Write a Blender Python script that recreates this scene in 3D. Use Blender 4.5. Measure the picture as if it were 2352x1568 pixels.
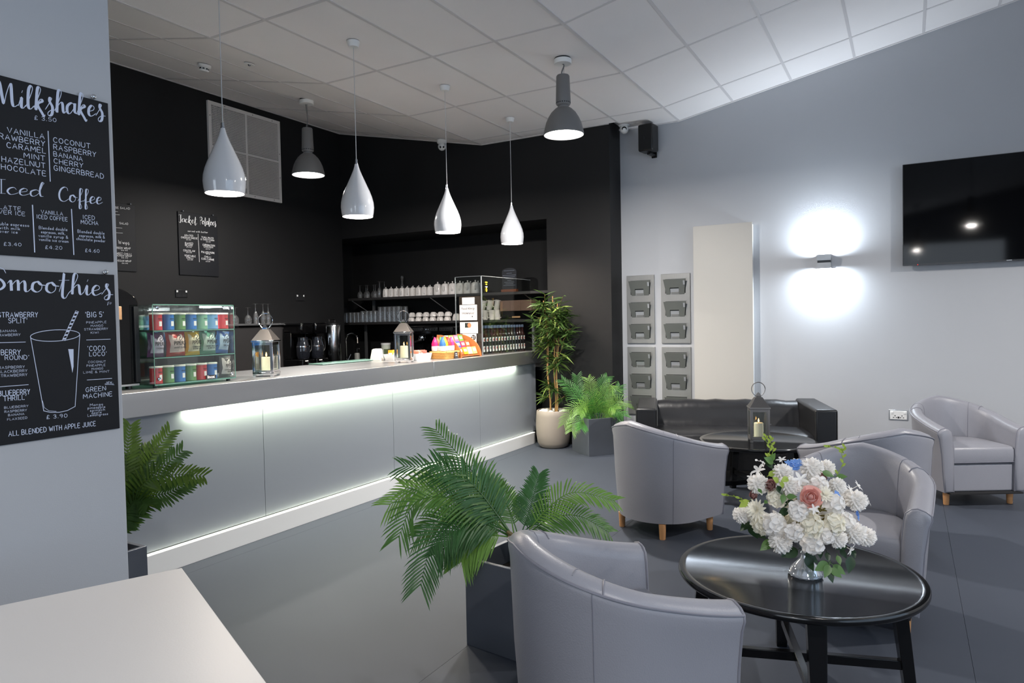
import bpy, bmesh, math, random
from mathutils import Vector, Matrix
random.seed(11)
for _o in list(bpy.data.objects):
    bpy.data.objects.remove(_o)
S = bpy.context.scene
C = S.collection
PI = math.pi
cos, sin = math.cos, math.sin

# ------------------------------------------------------------------ camera
CAMH = 1.48
cam_d = bpy.data.cameras.new('camera')
cam_d.sensor_width = 36.0
cam_d.lens = 24.395
cam_d.clip_start = 0.05
cam = bpy.data.objects.new('camera', cam_d)
C.objects.link(cam)
_r = Vector((0.86872, 0.494934, -0.019123)); _u = Vector((0.001417, 0.036125, 0.999346)); _f = Vector((-0.495302, 0.868179, -0.030681))
cam.matrix_world = Matrix(((_r.x, _u.x, -_f.x, 0), (_r.y, _u.y, -_f.y, 0), (_r.z, _u.z, -_f.z, CAMH), (0, 0, 0, 1)))
S.camera = cam
S.view_settings.view_transform = 'Standard'
S.view_settings.look = 'None'
S.view_settings.exposure = 0.2
S.view_settings.gamma = 1.0
S.view_settings.use_curve_mapping = False

# ------------------------------------------------------------------ daylight
W = bpy.data.worlds.new('world'); S.world = W
W.use_nodes = True
_bg = W.node_tree.nodes['Background']
_bg.inputs[0].default_value = (0.62, 0.74, 1.0, 1)
_bg.inputs[1].default_value = 0.28

def light(name, kind, loc, power, color=(1, 1, 1), size=0.3, sizey=None, rot=(0, 0, 0), parent=None, spread=None, spot=None, blend=0.5):
    d = bpy.data.lights.new(name, kind)
    d.energy = power; d.color = color
    if kind == 'AREA':
        d.size = size
        if sizey is None: d.shape = 'DISK'
        else: d.shape = 'RECTANGLE'; d.size_y = sizey
        if spread: d.spread = spread
    else:
        d.shadow_soft_size = size
    if kind == 'SPOT':
        d.spot_size = spot; d.spot_blend = blend
    o = bpy.data.objects.new(name, d); C.objects.link(o)
    o.location = loc; o.rotation_euler = rot
    if parent: o.parent = parent
    return o
# daylight entering through the glazed shopfront behind the camera (windows are built below)
light('daylight_front', 'AREA', (-1.6, -6.35, 2.0), 190, (0.78, 0.88, 1.0), 7.5, 2.6, (PI/2, 0, 0))
light('daylight_side', 'AREA', (3.9, 1.0, 2.0), 75, (0.60, 0.78, 1.0), 6.0, 2.6, (PI/2, 0, PI/2))

# ------------------------------------------------------------------ materials
def lin(c):
    return tuple(((v/255.0)/12.92 if v <= 10 else ((v/255.0+0.055)/1.055)**2.4) for v in c)
_mats = {}
def mat(name, rgb, rough=0.5, metal=0.0, noise=0.0, nscale=8.0, bump=0.0, bscale=60.0, emit=0.0, ecol=None, coat=0.0, spec=0.5, stretch=None, trans=0.0, sss=0.0, rvar=0.0, thin=0.0):
    if name in _mats: return _mats[name]
    m = bpy.data.materials.new(name); m.use_nodes = True
    nt = m.node_tree; N = nt.nodes; b = N['Principled BSDF']
    col = lin(rgb) + (1,)
    b.inputs['Base Color'].default_value = col
    b.inputs['Roughness'].default_value = rough
    b.inputs['Metallic'].default_value = metal
    b.inputs['Specular IOR Level'].default_value = spec
    b.inputs['Coat Weight'].default_value = coat
    b.inputs['Transmission Weight'].default_value = trans
    if sss: b.inputs['Subsurface Weight'].default_value = sss
    tc = N.new('ShaderNodeTexCoord'); vec = tc.outputs['Object']
    if stretch:
        mp = N.new('ShaderNodeMapping'); mp.inputs['Scale'].default_value = stretch
        nt.links.new(vec, mp.inputs['Vector']); vec = mp.outputs['Vector']
    if noise or rvar:
        n = N.new('ShaderNodeTexNoise'); n.inputs['Scale'].default_value = nscale; n.inputs['Detail'].default_value = 4
        nt.links.new(vec, n.inputs['Vector'])
        if noise:
            mx = N.new('ShaderNodeMix'); mx.data_type = 'RGBA'
            mx.inputs['A'].default_value = tuple(max(0, c*(1-noise)) for c in col[:3]) + (1,)
            mx.inputs['B'].default_value = tuple(min(1, c*(1+noise)) for c in col[:3]) + (1,)
            nt.links.new(n.outputs['Fac'], mx.inputs['Factor'])
            nt.links.new(mx.outputs['Result'], b.inputs['Base Color'])
        if rvar:
            mr = N.new('ShaderNodeMapRange')
            mr.inputs['To Min'].default_value = max(0, rough-rvar); mr.inputs['To Max'].default_value = rough+rvar
            nt.links.new(n.outputs['Fac'], mr.inputs['Value']); nt.links.new(mr.outputs['Result'], b.inputs['Roughness'])
    if bump:
        n2 = N.new('ShaderNodeTexNoise'); n2.inputs['Scale'].default_value = bscale; n2.inputs['Detail'].default_value = 3
        nt.links.new(vec, n2.inputs['Vector'])
        bp = N.new('ShaderNodeBump'); bp.inputs['Strength'].default_value = bump; bp.inputs['Distance'].default_value = 0.01
        nt.links.new(n2.outputs['Fac'], bp.inputs['Height']); nt.links.new(bp.outputs['Normal'], b.inputs['Normal'])
    if emit:
        b.inputs['Emission Color'].default_value = (lin(ecol) if ecol else col[:3]) + ((1,) if ecol else (1,))
        b.inputs['Emission Strength'].default_value = emit
    if thin:                                        # light passing through petals and leaves
        tl = N.new('ShaderNodeBsdfTranslucent'); mxs = N.new('ShaderNodeMixShader'); mxs.inputs[0].default_value = thin
        bc = b.inputs['Base Color']
        if bc.is_linked: nt.links.new(bc.links[0].from_socket, tl.inputs[0])
        else: tl.inputs[0].default_value = col
        nt.links.new(b.outputs[0], mxs.inputs[1]); nt.links.new(tl.outputs[0], mxs.inputs[2])
        nt.links.new(mxs.outputs[0], N['Material Output'].inputs['Surface'])
    _mats[name] = m
    return m
def glassmat(name, tint=(235, 245, 240), fac=0.06, edge=0.9, rough=0.0, haze=0.0):
    # clear sheet / thin glass: transparent body with a fresnel reflection
    if name in _mats: return _mats[name]
    m = bpy.data.materials.new(name); m.use_nodes = True
    nt = m.node_tree; N = nt.nodes; N.remove(N['Principled BSDF'])
    t = N.new('ShaderNodeBsdfTransparent'); t.inputs[0].default_value = lin(tint) + (1,)
    g = N.new('ShaderNodeBsdfGlossy'); g.inputs['Roughness'].default_value = rough
    lw = N.new('ShaderNodeLayerWeight'); lw.inputs['Blend'].default_value = 0.25
    mr = N.new('ShaderNodeMapRange'); mr.inputs['To Min'].default_value = fac; mr.inputs['To Max'].default_value = edge
    nt.links.new(lw.outputs['Facing'], mr.inputs['Value'])
    pw = N.new('ShaderNodeMath'); pw.operation = 'POWER'; pw.inputs[1].default_value = 1.6
    nt.links.new(mr.outputs['Result'], pw.inputs[0])
    mx = N.new('ShaderNodeMixShader')
    nt.links.new(mr.outputs['Result'], mx.inputs[0]); nt.links.new(t.outputs[0], mx.inputs[1]); nt.links.new(g.outputs[0], mx.inputs[2])
    last = mx.outputs[0]
    if haze:                                        # pale diffuse share paints in the light that bar glasses would catch
        df = N.new('ShaderNodeBsdfDiffuse'); df.inputs[0].default_value = (.8, .8, .8, 1)
        m2 = N.new('ShaderNodeMixShader'); m2.inputs[0].default_value = haze
        nt.links.new(last, m2.inputs[1]); nt.links.new(df.outputs[0], m2.inputs[2]); last = m2.outputs[0]
    nt.links.new(last, N['Material Output'].inputs['Surface'])
    _mats[name] = m
    return m

# ------------------------------------------------------------------ mesh building
class MB:
    def __init__(s): s.v = []; s.f = []
    def add(s, vs, fs, M=None):
        o = len(s.v)
        for p in vs:
            p = Vector(p)
            s.v.append(M @ p if M is not None else p)
        s.f += [tuple(i+o for i in q) for q in fs]
        return s
    def box(s, x0, x1, y0, y1, z0, z1, M=None):
        return s.add([(x0,y0,z0),(x1,y0,z0),(x1,y1,z0),(x0,y1,z0),(x0,y0,z1),(x1,y0,z1),(x1,y1,z1),(x0,y1,z1)],
                     [(0,3,2,1),(4,5,6,7),(0,1,5,4),(1,2,6,5),(2,3,7,6),(3,0,4,7)], M)
    def cbox(s, c, d, M=None):
        return s.box(c[0]-d[0]/2, c[0]+d[0]/2, c[1]-d[1]/2, c[1]+d[1]/2, c[2]-d[2]/2, c[2]+d[2]/2, M)
    def lathe(s, prof, n=24, M=None, closed=False):
        vs = []; fs = []
        k = len(prof)
        for r, z in prof:
            for i in range(n):
                a = 2*PI*i/n; vs.append((r*cos(a), r*sin(a), z))
        for j in range(k-1 if not closed else k):
            j2 = (j+1) % k
            for i in range(n):
                i2 = (i+1) % n
                fs.append((j*n+i, j*n+i2, j2*n+i2, j2*n+i))
        if not closed:
            if prof[0][0] > 1e-6: fs.append(tuple(reversed(range(n))))
            if prof[-1][0] > 1e-6: fs.append(tuple((k-1)*n+i for i in range(n)))
        return s.add(vs, fs, M)
    def cyl(s, p0, p1, r0, r1=None, n=12):
        return s.tube([p0, p1], [r0, r0 if r1 is None else r1], n)
    def tube(s, pts, rad, n=8, closed=False, flat=None):
        P = [Vector(p) for p in pts]; k = len(P)
        if not hasattr(rad, '__len__'): rad = [rad]*k
        vs = []; fs = []; prev = None
        for i in range(k):
            if closed: t = P[(i+1) % k]-P[i-1]
            else: t = P[min(i+1, k-1)]-P[max(i-1, 0)]
            if t.length < 1e-9: t = Vector((0, 0, 1))
            t.normalize()
            if prev is None:
                a = Vector((0, 0, 1)) if abs(t.z) < 0.9 else Vector((1, 0, 0))
                nrm = (a - t*a.dot(t)).normalized()
            else:
                nrm = (prev - t*prev.dot(t))
                nrm = nrm.normalized() if nrm.length > 1e-6 else t.orthogonal().normalized()
            prev = nrm; b = t.cross(nrm)
            for j in range(n):
                a = 2*PI*j/n
                vs.append(P[i] + (nrm*cos(a) + b*sin(a)*(flat or 1))*rad[i])
        for i in range(k if closed else k-1):
            i2 = (i+1) % k
            for j in range(n):
                j2 = (j+1) % n
                fs.append((i*n+j, i*n+j2, i2*n+j2, i2*n+j))
        if not closed:
            fs.append(tuple(reversed(range(n)))); fs.append(tuple((k-1)*n+j for j in range(n)))
        return s.add(vs, fs)
    def prism(s, poly, z0, z1, M=None):
        n = len(poly)
        vs = [(x, y, z0) for x, y in poly] + [(x, y, z1) for x, y in poly]
        fs = [tuple(reversed(range(n))), tuple(range(n, 2*n))] + [(i, (i+1) % n, n+(i+1) % n, n+i) for i in range(n)]
        return s.add(vs, fs, M)
    def loft(s, loops, cap=True, closed_path=False, ring=True):
        n = len(loops[0]); vs = [p for L in loops for p in L]; fs = []
        k = len(loops)
        for i in range(k if closed_path else k-1):
            i2 = (i+1) % k
            for j in range(n if ring else n-1):
                j2 = (j+1) % n
                fs.append((i*n+j, i*n+j2, i2*n+j2, i2*n+j))
        if cap and not closed_path:
            fs.append(tuple(reversed(range(n)))); fs.append(tuple((k-1)*n+j for j in range(n)))
        return s.add(vs, fs)
    def poly(s, pts): return s.add(pts, [tuple(range(len(pts)))])
    def mesh(s, name, m, smooth=40, fix=True):
        me = bpy.data.meshes.new(name)
        me.from_pydata([tuple(p) for p in s.v], [], s.f)
        if fix:
            bm = bmesh.new(); bm.from_mesh(me); bmesh.ops.recalc_face_normals(bm, faces=bm.faces); bm.to_mesh(me); bm.free()
        if m is not None: me.materials.append(m)
        if smooth:
            me.polygons.foreach_set('use_smooth', [True]*len(me.polygons))
            me.set_sharp_from_angle(angle=math.radians(smooth))
        me.update()
        return me
    def obj(s, name, m, parent=None, smooth=40, bevel=0, seg=2, loc=None, rz=None, sub=0, fix=True):
        return link(name, s.mesh(name, m, smooth, fix), parent, bevel, seg, loc, rz, sub)

def link(name, me, parent=None, bevel=0, seg=2, loc=None, rz=None, sub=0):
    o = bpy.data.objects.new(name, me); C.objects.link(o)
    if parent: o.parent = parent
    if loc: o.location = loc
    if rz: o.rotation_euler.z = rz
    if bevel:
        b = o.modifiers.new('bevel', 'BEVEL'); b.width = bevel; b.segments = seg; b.limit_method = 'ANGLE'; b.angle_limit = math.radians(50)
        b.harden_normals = False
    if sub:
        b = o.modifiers.new('subd', 'SUBSURF'); b.levels = sub; b.render_levels = sub
    return o
def tag(o, label=None, cat=None, group=None, kind=None):
    if label: o['label'] = label
    if cat: o['category'] = cat
    if group: o['group'] = group
    if kind: o['kind'] = kind
    return o
def thing(name, label, cat, loc=(0, 0, 0), rz=0, group=None):
    o = bpy.data.objects.new(name, None); C.objects.link(o)
    o.empty_display_size = 0.1
    o.location = loc; o.rotation_euler = (0, 0, rz)
    return tag(o, label, cat, group)
def dup(root, loc, rz=None, label=None, group=None):
    r = root.copy(); C.objects.link(r); r.location = loc
    if rz is not None: r.rotation_euler = (0, 0, rz)
    if label: r['label'] = label
    if group: r['group'] = group
    for ch in root.children:
        c = ch.copy(); C.objects.link(c); c.parent = r
        for g in ch.children:
            d = g.copy(); C.objects.link(d); d.parent = c
    return r
def recolor(root, part, m):
    # give the copy its own mesh with another material
    for ch in root.children:
        if ch.name.split('.')[0] == part:
            ch.data = ch.data.copy(); ch.data.materials.clear(); ch.data.materials.append(m)
def struct(o): o['kind'] = 'structure'; return o
ORD = ['first', 'second', 'third', 'fourth', 'fifth', 'sixth', 'seventh', 'eighth', 'ninth', 'tenth', 'eleventh', 'twelfth', 'thirteenth', 'fourteenth', 'fifteenth', 'sixteenth', 'seventeenth', 'eighteenth', 'nineteenth', 'twentieth']
def T(loc=(0, 0, 0), rx=0, ry=0, rz=0, sc=None):
    M = Matrix.Translation(loc) @ Matrix.Rotation(rz, 4, 'Z') @ Matrix.Rotation(ry, 4, 'Y') @ Matrix.Rotation(rx, 4, 'X')
    if sc: M = M @ Matrix.Diagonal((sc[0], sc[1], sc[2], 1))
    return M
def catmull(pts, k=6):
    P = [Vector(p) for p in pts]
    if len(P) < 3: return P
    out = []
    for i in range(len(P)-1):
        p0 = P[max(i-1, 0)]; p1 = P[i]; p2 = P[i+1]; p3 = P[min(i+2, len(P)-1)]
        for j in range(k):
            t = j/k
            out.append(0.5*((2*p1)+(p2-p0)*t+(2*p0-5*p1+4*p2-p3)*t*t+(3*p1-p0-3*p2+p3)*t**3))
    out.append(P[-1])
    return out
def rrect(x0, x1, y0, y1, r, k=4):
    pts = []
    for cx, cy, a0 in ((x1-r, y1-r, 0), (x0+r, y1-r, PI/2), (x0+r, y0+r, PI), (x1-r, y0+r, 1.5*PI)):
        for i in range(k+1):
            a = a0+PI/2*i/k; pts.append((cx+r*cos(a), cy+r*sin(a)))
    return pts

# ------------------------------------------------------------------ hand lettering (single stroke alphabet)
G = {
'A': '.7|0,0 .35,1 .7,0|.13,.36 .57,.36', 'B': '.62|0,0 0,1 .36,1 .52,.88 .5,.62 .3,.53 0,.53|.3,.53 .56,.42 .6,.2 .44,.02 0,0',
'C': '.62|.6,.84 .42,1 .2,.96 .04,.7 .02,.34 .16,.06 .4,0 .6,.14', 'D': '.66|0,0 0,1 .3,1 .58,.8 .64,.5 .56,.18 .3,0 0,0',
'E': '.55|.54,1 0,1 0,0 .55,0|0,.53 .45,.53', 'F': '.52|.52,1 0,1 0,0|0,.53 .42,.53', 'G': '.66|.6,.86 .42,1 .2,.95 .04,.7 .03,.3 .18,.05 .42,0 .62,.14 .64,.44 .4,.44',
'H': '.64|0,0 0,1|.64,0 .64,1|0,.52 .64,.52', 'I': '.1|.05,0 .05,1', 'J': '.5|.46,1 .46,.22 .34,.02 .14,.02 0,.2', 'K': '.6|0,0 0,1|.56,1 0,.42|.18,.56 .6,0',
'L': '.52|0,1 0,0 .52,0', 'M': '.8|0,0 .06,1 .4,.34 .74,1 .8,0', 'N': '.66|0,0 0,1 .66,0 .66,1', 'O': '.68|.34,1 .1,.86 0,.5 .1,.14 .34,0 .58,.14 .68,.5 .58,.86 .34,1',
'P': '.58|0,0 0,1 .38,1 .56,.86 .56,.62 .38,.47 0,.47', 'Q': '.7|.34,1 .1,.86 0,.5 .1,.14 .34,0 .58,.14 .68,.5 .58,.86 .34,1|.44,.22 .7,-.06', 'R': '.6|0,0 0,1 .38,1 .55,.86 .54,.62 .38,.5 0,.5|.3,.5 .6,0',
'S': '.56|.54,.86 .36,1 .14,.96 .05,.76 .16,.58 .42,.46 .54,.28 .46,.07 .24,0 .02,.13', 'T': '.64|0,1 .64,1|.32,1 .32,0', 'U': '.64|0,1 0,.3 .12,.05 .32,0 .52,.05 .64,.3 .64,1', 'V': '.66|0,1 .33,0 .66,1',
'W': '.9|0,1 .22,0 .45,.8 .68,0 .9,1', 'X': '.62|0,1 .62,0|.62,1 0,0', 'Y': '.62|0,1 .31,.5|.62,1 .31,.5 .25,0', 'Z': '.6|0,1 .6,1 0,0 .6,0',
'0': '.6|.3,1 .08,.84 0,.5 .08,.16 .3,0 .52,.16 .6,.5 .52,.84 .3,1', '1': '.3|0,.8 .2,1 .2,0', '2': '.56|.03,.8 .14,.97 .36,1 .52,.84 .46,.6 0,0 .56,0', '3': '.54|.03,.86 .24,1 .48,.9 .48,.64 .22,.53 .5,.42 .54,.16 .34,0 .02,.1',
'4': '.6|.42,0 .42,1 0,.32 .6,.32', '5': '.56|.52,1 .08,1 .05,.56 .3,.62 .52,.48 .54,.2 .36,0 .02,.08', '6': '.56|.46,1 .16,.72 .02,.36 .1,.06 .34,0 .54,.18 .5,.44 .28,.53 .06,.38', '7': '.56|0,1 .56,1 .2,0', '8': '.54|.27,.53 .06,.7 .1,.92 .27,1 .46,.92 .48,.7 .27,.53 .03,.34 .05,.1 .27,0 .5,.1 .52,.34 .27,.53', '9': '.56|.5,.62 .3,.48 .06,.6 .04,.86 .26,1 .48,.9 .52,.6 .44,.2 .3,0',
'.': '.12|.03,.0 .09,.03', ',': '.14|.08,.05 .02,-.14', "'": '.1|.06,1 .04,.8', '£': '.6|.54,.8 .42,1 .22,.94 .18,.7 .22,.3 .04,0 .6,.02|.04,.46 .42,.46', '&': '.7|.68,.02 .14,.74 .18,.96 .36,.98 .42,.8 .06,.36 .06,.1 .26,0 .48,.1 .62,.42', '?': '.5|0,.8 .14,.98 .36,.98 .5,.8 .4,.58 .24,.44 .24,.24|.24,.05 .24,0', '-': '.3|0,.45 .3,.45', ':': '.1|.05,.1 .05,.14|.05,.5 .05,.54',
'a': '.46|.42,.5 .2,.52 .03,.36 .03,.12 .18,0 .36,.1 .43,.36|.44,.52 .42,.1 .46,0', 'b': '.46|0,1 0,0|0,.3 .16,.5 .36,.48 .45,.26 .36,.03 .16,0 0,.12', 'c': '.42|.4,.42 .24,.52 .06,.4 .02,.2 .14,.01 .4,.08', 'd': '.46|.42,1 .42,0|.42,.4 .24,.52 .05,.4 .02,.16 .18,0 .42,.14', 'e': '.44|.03,.28 .42,.3 .36,.48 .2,.52 .04,.38 .03,.14 .18,0 .42,.08',
'f': '.36|.36,.92 .22,1 .14,.84 .14,0|0,.52 .32,.52', 'g': '.46|.42,.44 .22,.52 .04,.38 .04,.14 .2,.02 .42,.16|.44,.52 .42,-.2 .24,-.38 .03,-.28', 'h': '.44|0,1 0,0|0,.32 .2,.52 .38,.44 .42,0', 'i': '.1|.05,.52 .05,0|.05,.72 .06,.76', 'j': '.2|.16,.52 .14,-.24 0,-.36', 'k': '.42|0,1 0,0|.38,.52 0,.2|.12,.3 .42,0', 'l': '.12|.05,1 .06,0', 'm': '.7|0,.52 0,0|0,.34 .16,.52 .32,.42 .34,0|.34,.34 .5,.52 .66,.42 .7,0',
'n': '.44|0,.52 0,0|0,.34 .18,.52 .38,.44 .42,0', 'o': '.46|.23,.52 .04,.4 .02,.16 .2,0 .4,.1 .44,.34 .23,.52', 'p': '.46|0,.52 0,-.4|0,.34 .18,.52 .4,.44 .44,.2 .3,.0 .02,.1', 'r': '.34|0,.52 0,0|0,.3 .14,.5 .32,.5', 's': '.38|.36,.44 .2,.53 .05,.42 .14,.28 .34,.18 .3,.02 .12,0 .01,.08', 't': '.34|.14,.86 .14,.1 .22,0 .34,.04|0,.54 .32,.54', 'u': '.44|0,.52 .02,.1 .16,0 .36,.08 .42,.26|.42,.52 .43,0', 'v': '.42|0,.52 .2,0 .42,.52', 'w': '.62|0,.52 .15,0 .31,.44 .47,0 .62,.52', 'x': '.4|0,.52 .4,0|.4,.52 0,0', 'y': '.42|0,.52 .2,.04|.42,.52 .2,-.05 .06,-.36', 'z': '.4|0,.52 .4,.52 0,0 .4,0', 'q': '.46|.42,.44 .22,.52 .04,.38 .04,.14 .2,.02 .42,.16|.44,.52 .44,-.4',
}
# brush script letters for the headings (x-height .5)
K = {
'M': '.95|-.02,.06 .06,.04 .12,.9 .2,.96 .3,.3 .36,.1 .46,.5 .62,.94 .68,.9 .7,.2 .78,.02 .95,.12', 'S': '.7|.66,.8 .58,.96 .36,1 .16,.84 .22,.62 .5,.46 .6,.22 .44,.02 .18,.0 .02,.16', 'I': '.3|.14,.98 .12,.02|.0,.98 .28,1|0,0 .26,.02', 'C': '.66|.6,.78 .56,.94 .4,1 .18,.82 .06,.46 .12,.1 .36,.0 .64,.2', 'J': '.46|.02,.9 .2,.98 .44,.98|.32,.98 .3,.1 .2,-.14 .02,-.04', 'P': '.56|.12,-.1 .14,1|.02,.86 .3,1.02 .54,.84 .46,.56 .16,.46', 'W': '.86|0,.98 .1,.94 .2,.04 .26,.06 .44,.74 .54,.06 .62,.06 .84,.98',
'a': '.5|.4,.4 .26,.5 .06,.34 .04,.08 .16,0 .36,.26 .42,.5 .4,.12 .5,.04', 'c': '.42|.36,.38 .28,.5 .12,.42 .03,.2 .12,.0 .26,.02 .42,.14', 'd': '.52|.38,.36 .26,.48 .06,.34 .04,.08 .16,0 .36,.26 .52,.86 .58,1 .5,1.02 .4,.5 .42,.08 .52,.04', 'e': '.42|.04,.2 .3,.3 .34,.44 .22,.5 .08,.34 .06,.1 .18,0 .42,.14', 'f': '.36|.02,.12 .2,.5 .34,.86 .28,1 .18,.9 .14,.2 .1,-.34 .16,-.44 .24,-.3 .16,.02 .36,.14', 'h': '.52|.0,.1 .16,.44 .32,.86 .26,1.02 .16,.86 .08,0 .12,.24 .28,.46 .36,.4 .38,.08 .44,0 .52,.1',
'i': '.3|.0,.1 .14,.48 .12,.08 .2,0 .3,.12|.17,.68 .19,.74', 'k': '.5|0,.1 .18,.5 .32,.88 .26,1.02 .17,.86 .08,0 .12,.22 .3,.48 .38,.4 .16,.24 .34,-.1 .44,-.26 .48,-.2', 'l': '.34|0,.1 .18,.48 .32,.88 .26,1.02 .14,.8 .1,.14 .2,0 .34,.14', 'm': '.8|0,.34 .1,.46 .12,.0 .14,.24 .3,.48 .36,.4 .36,.02 .38,.26 .54,.48 .6,.36 .6,.06 .68,0 .8,.14', 'n': '.5|0,.3 .1,.46 .1,0 .14,.26 .3,.48 .36,.38 .36,.06 .42,0 .5,.1', 'o': '.5|.26,.5 .08,.4 .04,.12 .2,0 .36,.14 .38,.38 .26,.5 .34,.36 .5,.34', 'p': '.5|.08,.3 .16,.5 .1,-.42|.14,.1 .2,.42 .36,.48 .44,.28 .36,.04 .2,.04', 'r': '.38|0,.14 .12,.5 .18,.4 .34,.4 .26,.1 .38,.08', 's': '.42|0,.08 .22,.42 .3,.58 .22,.6 .2,.44 .32,.2 .28,-.12 .14,-.2 .1,-.08 .26,.06 .46,.08', 't': '.4|.0,.1 .2,.86 .2,.9 .12,.1 .12,-.16 .22,-.22 .34,0 .4,.1|.02,.62 .38,.66',
}
def _parse(g):
    w, *st = g.split('|')
    return float(w), [[tuple(map(float, q.split(','))) for q in s.split(' ')] for s in st]
def strokes(text, kind):
    D = K if kind == 'h' else G
    x = 0; out = []
    sp = 0.02 if kind == 'h' else 0.30
    for ch in text:
        if ch == ' ':
            x += 0.45; continue
        w, st = _parse(D.get(ch) or G.get(ch) or G['-'])
        for s in st: out.append([(x+a, b) for a, b in s])
        x += w+sp
    return out, max(0.05, x-sp)
def ribbon(mb, pts, w, to3, brush=False):
    # pts: list of (a,b) on the board plane; to3 maps to 3-D
    P = [Vector((p[0], p[1])) for p in pts]; n = len(P); vs = []
    o0 = to3(0, 0); nz = (to3(1, 0)-o0).cross(to3(0, 1)-o0).normalized()
    for i in range(n):
        t = P[min(i+1, n-1)]-P[max(i-1, 0)]
        if t.length < 1e-9: t = Vector((1, 0))
        t.normalize(); nn = Vector((-t.y, t.x))
        ww = w
        if brush:
            d = max(0.0, -t.y); ww = w*(0.32+0.95*d**0.8)
            e = min(i, n-1-i)
            if e == 0: ww *= 0.6
        e1 = P[i]+nn*ww/2; e2 = P[i]-nn*ww/2
        if i == 0: e1 -= t*w*.3; e2 -= t*w*.3
        if i == n-1: e1 += t*w*.3; e2 += t*w*.3
        off = nz*(i*5e-6+len(mb.v)*1e-7)             # wet paint builds up along the stroke
        vs += [to3(e1.x, e1.y)+off, to3(e2.x, e2.y)+off]
    mb.add(vs, [(2*i, 2*i+1, 2*i+3, 2*i+2) for i in range(n-1)])
def text_rows(rows, parent, m, to3, capw=0.12, headw=0.095, name='lettering'):
    rnd = random.Random(5)
    for row in rows:
        mb = MB()
        if row[0] in 'ch':
            _, t, a, b, h = row
            if row[0] == 'c': h *= .9
            if row[0] == 'h': a = (a[0], a[1]+.09*h); b = (b[0], b[1]+.09*h)
            st, wid = strokes(t, row[0])
            ux, uy = (b[0]-a[0])/wid, (b[1]-a[1])/wid
            for s in st:
                pts = [(a[0]+x*ux, a[1]+x*uy+y*h) for x, y in s]
                if row[0] == 'h' or len(s) > 3:
                    pts = [tuple(q)[:2] for q in catmull([(p[0], p[1], 0) for p in pts], 5 if row[0] == 'h' else 3)]
                ribbon(mb, pts, h*(headw if row[0] == 'h' else capw), to3, row[0] == 'h')
        elif row[0] == 'l':
            ribbon(mb, row[1], row[2], to3)
        elif row[0] == 'f':
            mb.poly([to3(*q) for q in row[1]])
        o = mb.obj(name, m, parent, smooth=0, fix=False)
def printed(text, size, m, parent, M, name='lettering', bold=0.0, align='CENTER', width=None):
    # printed type: built-in font turned into a mesh; M places the text plane (x right, y up, z out)
    cu = bpy.data.curves.new(name, 'FONT'); cu.body = text; cu.size = size; cu.align_x = align; cu.align_y = 'CENTER'
    cu.offset = bold; cu.resolution_u = 2
    tmp = bpy.data.objects.new('tmp', cu)
    me = bpy.data.meshes.new_from_object(tmp)
    bpy.data.objects.remove(tmp); bpy.data.curves.remove(cu)
    if width and len(me.vertices):
        xs = [v.co.x for v in me.vertices]; k = width/max(1e-6, max(xs)-min(xs))
        me.transform(Matrix.Diagonal((k, 1, 1, 1)))
    me.transform(M); me.materials.clear(); me.materials.append(m); me.name = name
    return link(name, me, parent)
def plane_M(o, x, y):
    # matrix with origin o and unit axes x (right), y (up)
    x = Vector(x).normalized(); y = Vector(y).normalized(); z = x.cross(y)
    return Matrix(((x.x, y.x, z.x, o[0]), (x.y, y.y, z.y, o[1]), (x.z, y.z, z.z, o[2]), (0, 0, 0, 1)))
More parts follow.
